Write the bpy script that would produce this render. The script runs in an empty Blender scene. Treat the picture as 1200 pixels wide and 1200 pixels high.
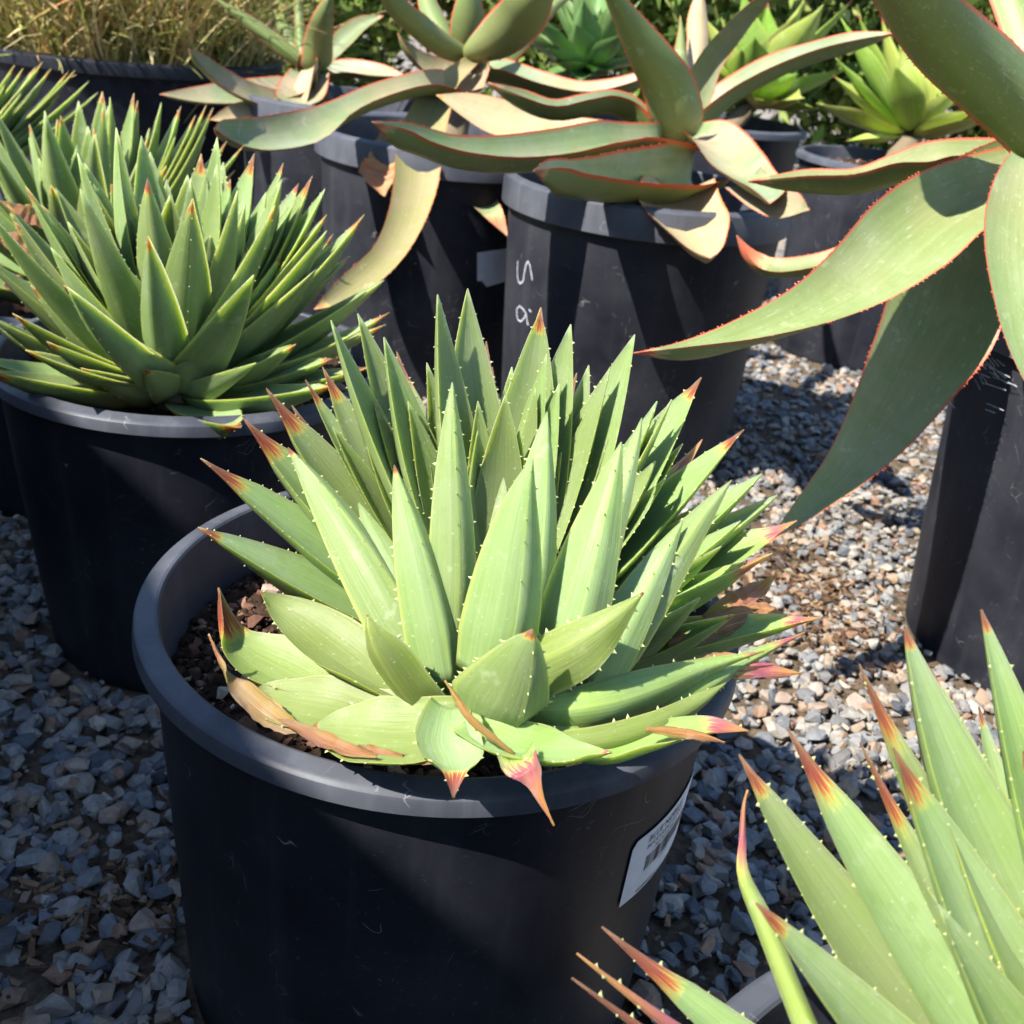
import bpy, bmesh, math, random
import numpy as np
from mathutils import Vector as V, Matrix
rnd = random.Random(7)
rad = math.radians
scene = bpy.context.scene
col = scene.collection
# ------------------------------------------------------------------ camera, light, exposure
FPX, PITCH, ROLL, HCAM = 1272.0, rad(26.05), rad(6.47), 0.70
SUN_EL, SUN_N = rad(50), V((0.82, 0.57, 0)).normalized()      # SUN_N: where shadows point on the ground
cd = bpy.data.cameras.new('camera'); camera = bpy.data.objects.new('camera', cd); col.objects.link(camera)
scene.camera = camera
cd.sensor_width = 36; cd.lens = FPX / 1200 * 36; cd.clip_start = 0.02; cd.clip_end = 500
fw = V((0, math.cos(PITCH), -math.sin(PITCH))); r0 = V((1, 0, 0)); u0 = r0.cross(fw)
rt = r0 * math.cos(ROLL) + u0 * math.sin(ROLL); up = -r0 * math.sin(ROLL) + u0 * math.cos(ROLL)
CAM = V((0, 0, HCAM))
camera.matrix_world = Matrix(((rt.x, up.x, -fw.x, 0), (rt.y, up.y, -fw.y, 0), (rt.z, up.z, -fw.z, HCAM), (0, 0, 0, 1)))
cd.dof.use_dof = True; cd.dof.focus_distance = 0.62; cd.dof.aperture_fstop = 16
world = bpy.data.worlds.new('World'); scene.world = world; world.use_nodes = True
wn = world.node_tree.nodes; wl = world.node_tree.links
sky = wn.new('ShaderNodeTexSky'); sky.sky_type = 'NISHITA'; sky.sun_disc = False
sky.air_density = 1.0; sky.dust_density = 0.2; sky.ozone_density = 2.0; sky.sun_elevation = SUN_EL; sky.sun_rotation = math.atan2(-SUN_N.x, -SUN_N.y)
wl.new(sky.outputs[0], wn['Background'].inputs[0]); wn['Background'].inputs[1].default_value = 0.12
sd = bpy.data.lights.new('sun', 'SUN'); sun = bpy.data.objects.new('sun', sd); col.objects.link(sun)
sd.energy = 5.0; sd.angle = rad(0.53); sd.color = (1, 0.95, 0.86)
to_sun = V((-SUN_N.x * math.cos(SUN_EL), -SUN_N.y * math.cos(SUN_EL), math.sin(SUN_EL)))
sun.rotation_euler = (-to_sun).to_track_quat('-Z', 'Y').to_euler(); sun.location = to_sun * 8
vs = scene.view_settings; vs.view_transform = 'Standard'; vs.look = 'None'; vs.exposure = 1.3; vs.gamma = 1
scene.cycles.use_denoising = True; scene.cycles.use_adaptive_sampling = True; scene.cycles.adaptive_threshold = 0.03; scene.cycles.max_bounces = 5; scene.cycles.diffuse_bounces = 3; scene.cycles.glossy_bounces = 2; scene.cycles.caustics_reflective = False; scene.cycles.caustics_refractive = False

def ray(x, y): return fw + rt * ((x - 600) / FPX) - up * ((y - 600) / FPX)
def at(x, y, d): return CAM + ray(x, y) * d                    # d = distance along the viewing direction
def onz(x, y, z):
    d = ray(x, y); return CAM + d * ((z - HCAM) / d.z)
def proj(p):
    q = V(p) - CAM; w = q.dot(fw); return 600 + FPX * q.dot(rt) / w, 600 - FPX * q.dot(up) / w, w

# ------------------------------------------------------------------ materials
def newmat(name):
    m = bpy.data.materials.new(name); m.use_nodes = True
    return m, m.node_tree.nodes, m.node_tree.links, m.node_tree.nodes['Principled BSDF']
class NT:
    def __init__(s, name): s.m, s.n, s.l, s.b = newmat(name)
    def node(s, t, **k):
        o = s.n.new(t)
        for a, v in k.items(): setattr(o, a, v)
        return o
    def ln(s, a, b): s.l.new(a, b)
    def noise(s, scale, detail=4, vec=None, rough=0.55, typ=None):
        o = s.node('ShaderNodeTexNoise'); o.inputs['Scale'].default_value = scale; o.inputs['Detail'].default_value = detail
        o.inputs['Roughness'].default_value = rough
        if vec is not None: s.ln(vec, o.inputs['Vector'])
        return o.outputs['Fac']
    def ramp(s, fac, stops, interp='LINEAR'):
        o = s.node('ShaderNodeValToRGB'); e = o.color_ramp.elements; o.color_ramp.interpolation = interp
        while len(e) < len(stops): e.new(0.5)
        for i, (p, c) in enumerate(stops): e[i].position = p; e[i].color = (*c, 1) if len(c) == 3 else c
        s.ln(fac, o.inputs[0]); return o.outputs[0]
    def mix(s, fac, a, b, blend='MIX'):
        o = s.node('ShaderNodeMix', data_type='RGBA', blend_type=blend)
        for sock, v in ((o.inputs[0], fac), (o.inputs[6], a), (o.inputs[7], b)):
            if isinstance(v, (int, float)): sock.default_value = v
            elif isinstance(v, tuple): sock.default_value = (*v, 1)
            else: s.ln(v, sock)
        return o.outputs[2]
    def math(s, op, a, b=0.0):
        o = s.node('ShaderNodeMath', operation=op)
        for sock, v in ((o.inputs[0], a), (o.inputs[1], b)):
            if isinstance(v, (int, float)): sock.default_value = v
            else: s.ln(v, sock)
        return o.outputs[0]
    def coords(s, which='Object'): return s.node('ShaderNodeTexCoord').outputs[which]
    def mapping(s, vec, scale):
        o = s.node('ShaderNodeMapping'); s.ln(vec, o.inputs[0]); o.inputs['Scale'].default_value = scale; return o.outputs[0]
    def bump(s, h, strength, dist):
        o = s.node('ShaderNodeBump'); o.inputs['Strength'].default_value = strength; o.inputs['Distance'].default_value = dist
        s.ln(h, o.inputs['Height']); s.ln(o.outputs[0], s.b.inputs['Normal'])
    def set(s, **k):
        for a, v in k.items():
            sock = s.b.inputs[a.replace('_', ' ')]
            if isinstance(v, (int, float)): sock.default_value = v
            elif isinstance(v, tuple): sock.default_value = (*v, 1)
            else: s.ln(v, sock)
    def rand(s): return s.node('ShaderNodeObjectInfo').outputs['Random']

def leaf_material(name, body, edge, tips, rough=0.5, edge_amt=0.8, bloom=(0.27, 0.36, 0.22), bloom_amt=0.5, sss=0.0, spots=False, blush=None, under=None):
    t = NT(name)
    at_ = t.node('ShaderNodeAttribute', attribute_name='mask'); sp = t.node('ShaderNodeSeparateColor'); t.ln(at_.outputs['Color'], sp.inputs[0])
    tip, edg, dry = sp.outputs
    uv = t.coords('UV'); streak = t.noise(1, 3, t.mapping(uv, (38, 1.6, 1)), 0.6)
    ob = t.coords('Object')
    c = t.ramp(streak, [(0.3, body[0]), (0.7, body[1])])
    big = t.noise(14, 3, ob)
    c = t.mix(t.math('MULTIPLY', t.ramp(big, [(0.42, (0, 0, 0)), (0.7, (1, 1, 1))]), bloom_amt), c, bloom)
    hs = t.node('ShaderNodeHueSaturation'); t.ln(c, hs.inputs['Color'])
    mr = t.node('ShaderNodeMapRange'); t.ln(t.rand(), mr.inputs[0]); mr.inputs[3].default_value = 0.82; mr.inputs[4].default_value = 1.16
    t.ln(mr.outputs[0], hs.inputs['Value'])
    mr2 = t.node('ShaderNodeMapRange'); t.ln(t.rand(), mr2.inputs[0]); mr2.inputs[3].default_value = 0.485; mr2.inputs[4].default_value = 0.512
    t.ln(mr2.outputs[0], hs.inputs['Hue'])
    c = hs.outputs[0]
    if blush:
        bl = t.noise(5.5, 3, ob); c = t.mix(t.math('MULTIPLY', t.ramp(bl, [(0.45, (0, 0, 0)), (0.68, (1, 1, 1))]), blush[1]), c, blush[0])
    if under:                                                     # lower face of the leaf is greener
        sx = t.node('ShaderNodeSeparateXYZ'); t.ln(uv, sx.inputs[0])
        c = t.mix(t.math('MULTIPLY', t.math('GREATER_THAN', sx.outputs[0], 0.5), 0.8), c, under)
    if spots:                                                     # pale flecks and scars of the broad leaves
        fl = t.noise(1, 3, t.mapping(uv, (60, 26, 1)), 0.6)
        c = t.mix(t.ramp(fl, [(0.62, (0, 0, 0)), (0.70, (0.45, 0.45, 0.45))]), c, (0.42, 0.47, 0.36))
        sc = t.noise(1, 6, t.mapping(uv, (16, 9, 1)), 0.8)
        c = t.mix(t.ramp(sc, [(0.66, (0, 0, 0)), (0.78, (0.5, 0.5, 0.5))]), c, (0.42, 0.44, 0.36))
    rub = t.noise(38, 3, ob, 0.75)                                  # bloom rubbed off, dust and small scars
    c = t.mix(t.ramp(rub, [(0.56, (0, 0, 0)), (0.64, (0.35, 0.35, 0.35))]), c, body[0])
    c = t.mix(t.ramp(rub, [(0.30, (0.4, 0.4, 0.4)), (0.38, (0, 0, 0))]), c, tuple(min(1, x * 1.25 + 0.03) for x in bloom))
    scar = t.noise(1, 3, t.mapping(uv, (70, 34, 1)), 0.6)
    c = t.mix(t.ramp(scar, [(0.71, (0, 0, 0)), (0.74, (0.75, 0.75, 0.75))]), c, (0.22, 0.13, 0.06))
    fine = t.noise(420, 2, ob)
    c = t.mix(t.ramp(fine, [(0.66, (0, 0, 0)), (0.76, (0.55, 0.55, 0.55))]), c, (0.42, 0.44, 0.33))
    jit = t.noise(1, 4, t.mapping(uv, (9, 3, 1)))
    e2 = t.math('MULTIPLY', edg, t.math('ADD', t.math('MULTIPLY', jit, 0.8), 0.55))
    c = t.mix(t.math('MULTIPLY', t.ramp(e2, [(0.3, (0, 0, 0)), (0.75, (1, 1, 1))]), edge_amt), c, edge)
    tj = t.math('ADD', tip, t.math('MULTIPLY', t.math('MULTIPLY', t.math('SUBTRACT', streak, 0.5), 1.3), t.ramp(tip, [(0.01, (0, 0, 0)), (0.15, (1, 1, 1))])))
    rc = t.ramp(tj, [(0.0, tips[0]), (0.12, tips[0]), (0.26, tips[1]), (0.42, tips[2]), (0.85, tips[3])])
    c = t.mix(t.ramp(tj, [(0.02, (0, 0, 0)), (0.18, (1, 1, 1))]), c, rc)
    dc = t.ramp(streak, [(0.25, (0.10, 0.035, 0.015)), (0.5, (0.30, 0.12, 0.05)), (0.75, (0.50, 0.27, 0.12))])
    dc = t.mix(t.ramp(t.noise(9, 3, ob), [(0.45, (0, 0, 0)), (0.65, (1, 1, 1))]), dc, (0.12, 0.04, 0.03))
    c = t.mix(dry, c, dc)
    t.set(Base_Color=c, Roughness=rough, Specular_IOR_Level=0.27)
    if sss: t.set(Subsurface_Weight=sss); t.b.inputs['Subsurface Radius'].default_value = (1.0, 1.1, 0.3); t.b.inputs['Subsurface Scale'].default_value = 0.011
    t.bump(t.math('ADD', t.math('MULTIPLY', streak, 0.8), t.math('MULTIPLY', t.noise(160, 3, ob), 0.35)), 0.38, 0.0012)
    return t.m

M = {}
RED = [(0.38, 0.38, 0.08), (0.38, 0.11, 0.03), (0.20, 0.040, 0.03), (0.15, 0.05, 0.03)]
PURP = [(0.42, 0.42, 0.10), (0.42, 0.12, 0.11), (0.24, 0.05, 0.09), (0.42, 0.18, 0.05)]
M['aloe'] = leaf_material('aloe_leaf', ((0.160, 0.238, 0.072), (0.212, 0.285, 0.108)), (0.38, 0.44, 0.085), RED, bloom=(0.26, 0.315, 0.19), sss=0.55)
M['aloe_purple'] = leaf_material('aloe_purple_leaf', ((0.18, 0.285, 0.06), (0.25, 0.35, 0.09)), (0.40, 0.47, 0.09), PURP, sss=0.55)
M['aloe_old'] = leaf_material('aloe_old_leaf', ((0.145, 0.205, 0.045), (0.19, 0.25, 0.068)), (0.34, 0.38, 0.08), RED, bloom=(0.23, 0.28, 0.12), sss=0.55)
M['coral'] = leaf_material('coral_aloe_leaf', ((0.145, 0.195, 0.085), (0.20, 0.25, 0.115)), (0.55, 0.09, 0.035), [(0.45, 0.40, 0.2), (0.55, 0.22, 0.1), (0.42, 0.14, 0.08), (0.35, 0.2, 0.12)], rough=0.5, edge_amt=0.95, bloom=(0.26, 0.285, 0.22), bloom_amt=0.55, blush=((0.44, 0.285, 0.205), 0.72), under=(0.155, 0.205, 0.055))
M['coral_big'] = leaf_material('broad_aloe_leaf', ((0.155, 0.205, 0.066), (0.21, 0.255, 0.10)), (0.55, 0.10, 0.05), [(0.45, 0.40, 0.2), (0.55, 0.22, 0.1), (0.5, 0.12, 0.06), (0.35, 0.1, 0.06)], rough=0.45, edge_amt=0.95, bloom=(0.26, 0.29, 0.155), bloom_amt=0.6, spots=True, under=(0.14, 0.19, 0.05), blush=((0.30, 0.215, 0.115), 0.4))
M['coral_pink'] = leaf_material('ageing_aloe_leaf', ((0.30, 0.255, 0.125), (0.40, 0.305, 0.19)), (0.50, 0.18, 0.06), [(0.5, 0.45, 0.15), (0.6, 0.3, 0.1), (0.5, 0.22, 0.1), (0.45, 0.25, 0.12)], rough=0.55, edge_amt=0.9, bloom=(0.45, 0.31, 0.22), bloom_amt=0.7)
M['coral_yellow'] = leaf_material('yellowing_aloe_leaf', ((0.24, 0.25, 0.085), (0.32, 0.30, 0.13)), (0.50, 0.20, 0.05), [(0.5, 0.45, 0.15), (0.6, 0.3, 0.1), (0.5, 0.22, 0.1), (0.45, 0.25, 0.12)], rough=0.55, edge_amt=0.9, bloom=(0.38, 0.30, 0.19), bloom_amt=0.6)
M['agave'] = leaf_material('agave_leaf', ((0.15, 0.30, 0.035), (0.26, 0.40, 0.06)), (0.40, 0.45, 0.10), RED, rough=0.4, bloom=(0.33, 0.42, 0.14), edge_amt=0.6)
M['agave_yellow'] = leaf_material('agave_yellow_leaf', ((0.26, 0.34, 0.05), (0.38, 0.44, 0.10)), (0.48, 0.46, 0.14), RED, rough=0.4, bloom=(0.42, 0.46, 0.18), edge_amt=0.6)
M['agave_dark'] = leaf_material('agave_dark_leaf', ((0.10, 0.19, 0.055), (0.17, 0.28, 0.09)), (0.25, 0.40, 0.10), RED, rough=0.35, bloom=(0.17, 0.29, 0.12), edge_amt=0.4)
def flat(name, c, rough=0.6):
    t = NT(name); n = t.noise(60, 4, t.coords()); t.set(Base_Color=t.mix(n, tuple(x * 0.75 for x in c), tuple(min(1, x * 1.2) for x in c)), Roughness=rough); return t.m
M['tooth'] = flat('leaf_teeth', (0.46, 0.48, 0.20), 0.6)
M['redtooth'] = flat('red_leaf_teeth', (0.50, 0.09, 0.04), 0.5)

def pot_material(name, base, dust, amt, rough):
    t = NT(name); ob = t.coords()
    n1 = t.noise(5, 4, ob, 0.65); n2 = t.noise(230, 3, ob, 0.7)
    c = t.mix(t.math('MULTIPLY', t.ramp(n1, [(0.35, (0, 0, 0)), (0.75, (1, 1, 1))]), amt), base, dust)
    sp = t.ramp(n2, [(0.64, (0, 0, 0)), (0.72, (1, 1, 1))])
    gate = t.ramp(t.noise(9, 3, ob), [(0.38, (0.02, 0.02, 0.02)), (0.62, (0.30, 0.30, 0.30))])
    c = t.mix(t.math('MULTIPLY', sp, gate), c, (0.24, 0.23, 0.22))
    # thin curved scuffs: warped wave bands, kept only where their own noise is high
    vo = t.node('ShaderNodeTexVoronoi', feature='DISTANCE_TO_EDGE'); vo.inputs['Scale'].default_value = 26
    wn_ = t.node('ShaderNodeTexNoise'); wn_.inputs['Scale'].default_value = 18; t.ln(ob, wn_.inputs['Vector'])
    va = t.node('ShaderNodeVectorMath', operation='MULTIPLY_ADD'); t.ln(wn_.outputs['Color'], va.inputs[0]); va.inputs[1].default_value = (0.12, 0.12, 0.12); t.ln(ob, va.inputs[2])
    t.ln(va.outputs[0], vo.inputs['Vector'])
    line = t.ramp(vo.outputs['Distance'], [(0.0, (1, 1, 1)), (0.012, (0, 0, 0))])
    keep = t.ramp(t.noise(34, 2, ob), [(0.58, (0, 0, 0)), (0.66, (0.55, 0.55, 0.55))])
    c = t.mix(t.math('MULTIPLY', line, keep), c, (0.30, 0.29, 0.28))
    st = t.noise(1, 5, t.mapping(ob, (50, 50, 2.2)), 0.6)
    c = t.mix(t.math('MULTIPLY', t.ramp(st, [(0.5, (0, 0, 0)), (0.75, (1, 1, 1))]), amt * 0.5), c, dust)
    spl = t.ramp(t.noise(22, 6, ob, 0.8), [(0.62, (0, 0, 0)), (0.68, (0.55, 0.55, 0.55))])        # dried mud and mineral splashes
    gz = t.node('ShaderNodeSeparateXYZ'); t.ln(ob, gz.inputs[0]); low_ = t.ramp(gz.outputs[2], [(0.0, (1, 1, 1)), (0.16, (0.08, 0.08, 0.08))])
    c = t.mix(t.math('MULTIPLY', spl, low_), c, (0.13, 0.115, 0.10))
    rr = t.node('ShaderNodeMapRange'); t.ln(n1, rr.inputs[0]); rr.inputs[3].default_value = rough - 0.1; rr.inputs[4].default_value = rough + 0.2
    t.set(Base_Color=c, Roughness=rr.outputs[0], Specular_IOR_Level=0.2)
    t.bump(t.math('ADD', n2, t.math('MULTIPLY', st, 2.0)), 0.12, 0.0006)
    return t.m
M['pot'] = pot_material('black_plastic', (0.008, 0.0088, 0.0145), (0.048, 0.050, 0.061), 0.6, 0.42)
M['rim'] = pot_material('worn_black_plastic', (0.033, 0.037, 0.050), (0.125, 0.132, 0.155), 0.85, 0.38)
M['pot_grey'] = pot_material('grey_black_plastic', (0.010, 0.0108, 0.0165), (0.052, 0.054, 0.065), 0.65, 0.46)

def stone_material(name, src):
    t = NT(name)
    if src == 'obj': r = t.rand()
    else: r = t.node('ShaderNodeAttribute', attribute_name='tint').outputs['Fac']
    c = t.ramp(r, [(0.0, (0.10, 0.11, 0.125)), (0.25, (0.19, 0.20, 0.215)), (0.45, (0.27, 0.268, 0.262)), (0.68, (0.36, 0.335, 0.295)), (0.84, (0.33, 0.245, 0.175)), (0.92, (0.30, 0.17, 0.11)), (1.0, (0.48, 0.45, 0.40))])
    geo = t.node('ShaderNodeNewGeometry').outputs['Position']
    n = t.noise(130, 4, geo, 0.7); c = t.mix(t.ramp(n, [(0.3, (0.55, 0.55, 0.55)), (0.7, (1.25, 1.25, 1.25))]), (0, 0, 0), c) if False else t.mix(1.0, c, t.ramp(n, [(0.3, (0.6, 0.6, 0.6)), (0.7, (1.0, 1.0, 1.0))]), 'MULTIPLY')
    c = t.mix(t.ramp(t.noise(7, 4, geo), [(0.5, (0, 0, 0)), (0.72, (0.45, 0.45, 0.45))]), c, (0.30, 0.24, 0.17))
    t.set(Base_Color=c, Roughness=0.85, Specular_IOR_Level=0.25)
    t.bump(n, 0.6, 0.002)
    return t.m
M['stone'] = stone_material('crushed_stone', 'obj'); M['gravel'] = stone_material('crushed_gravel', 'attr')
def soil_material(name, stops, rough=0.95):
    t = NT(name); geo = t.node('ShaderNodeNewGeometry').outputs['Position']
    n = t.noise(90, 6, geo, 0.7); c = t.ramp(n, stops)
    t.set(Base_Color=c, Roughness=rough, Specular_IOR_Level=0.1); t.bump(t.noise(240, 5, geo, 0.7), 0.8, 0.004); return t.m
M['dirt'] = soil_material('dirt', [(0.3, (0.05, 0.036, 0.026)), (0.55, (0.12, 0.085, 0.06)), (0.75, (0.22, 0.16, 0.11))])
M['soil'] = soil_material('potting_soil', [(0.3, (0.02, 0.013, 0.009)), (0.6, (0.06, 0.036, 0.024)), (0.8, (0.12, 0.07, 0.045))])
def chunk_material(name, stops):
    t = NT(name); r = t.node('ShaderNodeAttribute', attribute_name='tint').outputs['Fac']
    n = t.noise(300, 4, t.coords(), 0.7); c = t.mix(1.0, t.ramp(r, stops), t.ramp(n, [(0.3, (0.6, 0.6, 0.6)), (0.7, (1, 1, 1))]), 'MULTIPLY')
    t.set(Base_Color=c, Roughness=0.9, Specular_IOR_Level=0.15); t.bump(n, 0.5, 0.001); return t.m
M['chunk'] = chunk_material('soil_chunk', [(0.0, (0.035, 0.022, 0.015)), (0.45, (0.09, 0.05, 0.034)), (0.75, (0.22, 0.11, 0.075)), (0.92, (0.42, 0.25, 0.17)), (1.0, (0.55, 0.48, 0.4))])
M['bark'] = chunk_material('bark_chip', [(0.0, (0.05, 0.03, 0.02)), (0.5, (0.15, 0.085, 0.05)), (1.0, (0.36, 0.24, 0.14))])
M['straw'] = chunk_material('straw', [(0.0, (0.10, 0.085, 0.03)), (0.25, (0.27, 0.34, 0.06)), (0.5, (0.50, 0.44, 0.13)), (0.85, (0.78, 0.64, 0.34)), (1.0, (0.60, 0.28, 0.10))])
M['shrub'] = chunk_material('shrub_leaf', [(0.0, (0.07, 0.12, 0.025)), (0.6, (0.17, 0.26, 0.05)), (1.0, (0.36, 0.40, 0.11))])
M['shrub2'] = chunk_material('grey_shrub_leaf', [(0.0, (0.09, 0.11, 0.06)), (0.6, (0.19, 0.22, 0.10)), (1.0, (0.34, 0.34, 0.20))])
M['paper'] = flat('label_paper', (0.66, 0.67, 0.70), 0.6); M['ink'] = flat('label_ink', (0.04, 0.04, 0.045), 0.6)
M['chalk'] = flat('chalk_mark', (0.42, 0.45, 0.50), 0.8)
M['stem'] = flat('stem_bark', (0.16, 0.12, 0.07), 0.8)
def wood():
    t = NT('timber'); ob = t.coords(); n = t.noise(1, 6, t.mapping(ob, (40, 40, 2)), 0.6)
    t.set(Base_Color=t.ramp(n, [(0.3, (0.10, 0.06, 0.035)), (0.7, (0.24, 0.16, 0.10))]), Roughness=0.8); return t.m
M['wood'] = wood()

# ------------------------------------------------------------------ object helpers
def link(name, me, mats, parent=None, smooth=True):
    o = bpy.data.objects.new(name, me); col.objects.link(o)
    if not me.materials:
        for m in (mats if isinstance(mats, (list, tuple)) else [mats]): me.materials.append(m)
    if parent: o.parent = parent
    return o
def empty(name, loc, label=None, cat=None, group=None):
    o = bpy.data.objects.new(name, None); col.objects.link(o); o.location = loc; o.empty_display_size = 0.05
    o.matrix_world = Matrix.Translation(V(loc)); tag(o, label, cat, group); return o
def tag(o, label=None, cat=None, group=None, kind=None):
    for k, v in (('label', label), ('category', cat), ('group', group), ('kind', kind)):
        if v: o[k] = v
def pyd(name, vs_, fs, smooth=True):
    me = bpy.data.meshes.new(name); me.from_pydata([tuple(v) for v in vs_], [], fs)
    if smooth: me.polygons.foreach_set('use_smooth', [True] * len(me.polygons))
    me.update(); return me
def lathe(name, prof, seg=96, mat=None, parent=None, wob=0.0):
    vs_, fs = [], []
    for i, (r, z) in enumerate(prof):
        for k in range(seg):
            a = 2 * math.pi * k / seg
            rr = r * (1 + wob * (math.sin(2 * a + 0.7) + 0.5 * math.sin(3 * a + 2)))
            vs_.append((rr * math.cos(a), rr * math.sin(a), z))
    for i in range(len(prof) - 1):
        for k in range(seg):
            k2 = (k + 1) % seg
            fs.append((i * seg + k, i * seg + k2, (i + 1) * seg + k2, (i + 1) * seg + k))
    me = pyd(name, vs_, fs); me.set_sharp_from_angle(angle=rad(24))
    return link(name, me, mat, parent)

# convex stones
def hull_mesh(seed, n=11, sx=1, sy=0.8, sz=0.55):
    r = random.Random(seed); bm = bmesh.new()
    for i in range(n):
        v = V((r.gauss(0, 1), r.gauss(0, 1), r.gauss(0, 1))).normalized() * r.uniform(0.85, 1.1)
        bm.verts.new((v.x * sx * r.uniform(0.85, 1.1), v.y * sy, v.z * sz))
    res = bmesh.ops.convex_hull(bm, input=bm.verts)
    bmesh.ops.delete(bm, geom=list({g for g in list(res['geom_interior']) + list(res['geom_unused']) if isinstance(g, bmesh.types.BMVert)}), context='VERTS')
    bm.normal_update(); bmesh.ops.triangulate(bm, faces=bm.faces)
    return bm
hulls = []
for i in range(26):
    bm = hull_mesh(i, 17, 1, rnd.uniform(0.65, 0.95), rnd.uniform(0.45, 0.75)); bm.verts.index_update()
    hulls.append((np.array([v.co[:] for v in bm.verts]), np.array([[v.index for v in f.verts] for f in bm.faces]))); bm.free()
def rotm(rz, tx, ty):
    return np.array(Matrix.Rotation(rz, 3, 'Z') @ Matrix.Rotation(tx, 3, 'X') @ Matrix.Rotation(ty, 3, 'Y'))
def merged(name, items, mat, parent=None, smooth=False, shapes=hulls):
    """items: (variant, loc, size, (rz,tx,ty), tint) -> one mesh"""
    Vs, Fs, Ts, off = [], [], [], 0
    for k, loc, s, rr, ti in items:
        hv, hf = shapes[k]; v = (hv * s) @ rotm(*rr).T + np.array(loc)
        Vs.append(v); Fs.append(hf + off); Ts.append(np.full(len(v), ti)); off += len(v)
    Vs = np.concatenate(Vs); Fs = np.concatenate(Fs); Ts = np.concatenate(Ts)
    me = bpy.data.meshes.new(name); me.vertices.add(len(Vs)); me.vertices.foreach_set('co', Vs.astype(np.float32).ravel())
    k = Fs.shape[1]
    me.loops.add(Fs.size); me.loops.foreach_set('vertex_index', Fs.astype(np.int32).ravel())
    me.polygons.add(len(Fs)); me.polygons.foreach_set('loop_start', np.arange(0, Fs.size, k, dtype=np.int32))
    try: me.polygons.foreach_set('loop_total', np.full(len(Fs), k, dtype=np.int32))
    except Exception: pass
    me.polygons.foreach_set('use_smooth', np.full(len(Fs), smooth))
    a = me.attributes.new('tint', 'FLOAT', 'POINT'); a.data.foreach_set('value', Ts.astype(np.float32))
    me.update(calc_edges=True); me.validate()
    return link(name, me, mat, parent)

# ------------------------------------------------------------------ pots: where they stand (x, y, rim z, rim radius, base radius)
POTS = dict(main=(-0.039, 0.631, 0.3236, 0.200, 0.172), P2=(-0.345, 1.065, 0.324, 0.2, 0.16), P3=(-0.62, 1.40, 0.285, 0.2, 0.16),
            P4=(-1.02, 1.78, 0.30, 0.2, 0.16), F=(0.257, 0.192, 0.324, 0.2, 0.16), C=(0.153, 1.7455, 0.438, 0.225, 0.19),
            B=(-0.20, 2.035, 0.44, 0.225, 0.19), A=(-0.45, 2.43, 0.44, 0.225, 0.19), D=(0.69, 1.215, 0.44, 0.205, 0.165),
            E=(0.73, 2.5, 0.43, 0.2, 0.17), G1=(0.42, 2.98, 0.43, 0.22, 0.19), G0=(0.06, 3.0, 0.40, 0.22, 0.19), R=(-1.03, 2.75, 0.46, 0.36, 0.30),
            S=(-0.62, 3.25, 0.4, 0.22, 0.19), T=(1.25, 3.0, 0.4, 0.22, 0.19))
# ------------------------------------------------------------------ ground
me = pyd('ground', [(-200, -200, 0), (200, -200, 0), (200, 300, 0), (-200, 300, 0)], [(0, 1, 2, 3)], False)
def ground_mat():
    t = NT('gravel_ground'); geo = t.node('ShaderNodeNewGeometry').outputs['Position']
    vo = t.node('ShaderNodeTexVoronoi'); vo.inputs['Scale'].default_value = 46; t.ln(geo, vo.inputs['Vector'])
    sp = t.node('ShaderNodeSeparateColor'); t.ln(vo.outputs['Color'], sp.inputs[0])
    st = t.ramp(sp.outputs[0], [(0, (0.12, 0.12, 0.13)), (0.6, (0.28, 0.27, 0.25)), (0.85, (0.33, 0.24, 0.17)), (1, (0.45, 0.43, 0.4))])
    dirt = t.ramp(t.noise(90, 6, geo, 0.7), [(0.3, (0.05, 0.036, 0.026)), (0.75, (0.20, 0.15, 0.10))])
    sy = t.node('ShaderNodeSeparateXYZ'); t.ln(geo, sy.inputs[0]); mr = t.node('ShaderNodeMapRange'); t.ln(sy.outputs[1], mr.inputs[0]); mr.inputs[1].default_value = 2.7; mr.inputs[2].default_value = 3.4; mr.inputs[4].default_value = 0.8
    cl = mr.outputs[0]                                              # loose stones lie on bare dirt; farther off they are too small to tell apart
    t.set(Base_Color=t.mix(cl, dirt, st), Roughness=0.95, Specular_IOR_Level=0.1)
    t.bump(t.math('ADD', t.noise(150, 5, geo, 0.7), t.math('MULTIPLY', t.math('SUBTRACT', 1.0, vo.outputs['Distance']), cl)), 0.7, 0.008); return t.m
ground = link('ground', me, ground_mat()); tag(ground, kind='structure')

in_pot = lambda x, y, m=0.0: any((x - p[0]) ** 2 + (y - p[1]) ** 2 < (p[4] + m) ** 2 for p in POTS.values())
stones = []
r = random.Random(3)
def scatter(x0, x1, y0, y1, dens, zoff, smin, smax):
    n = int((x1 - x0) * (y1 - y0) * dens)
    for i in range(n):
        x, y = r.uniform(x0, x1), r.uniform(y0, y1)
        # bare patches where bark mulch shows
        bare = math.sin(x * 9 + 1.3) * math.sin(y * 7.5 + 0.4) + 0.5 * math.sin(x * 23 + y * 17)
        if bare > 1.2 and r.random() < 0.7: continue
        s = smin + (smax - smin) * r.random() ** 1.9
        if in_pot(x, y, s * 0.8): continue
        stones.append([r.randrange(26), (x, y, zoff + s * r.uniform(0.15, 0.5)), s, (r.uniform(0, 6.28), r.gauss(0, 0.35), r.gauss(0, 0.35)), r.random()])
scatter(-1.15, 0.9, 0.2, 1.05, 4600, 0.0, 0.0085, 0.0165)
scatter(-1.15, 0.9, 0.2, 1.05, 1500, 0.009, 0.008, 0.0155)
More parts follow.
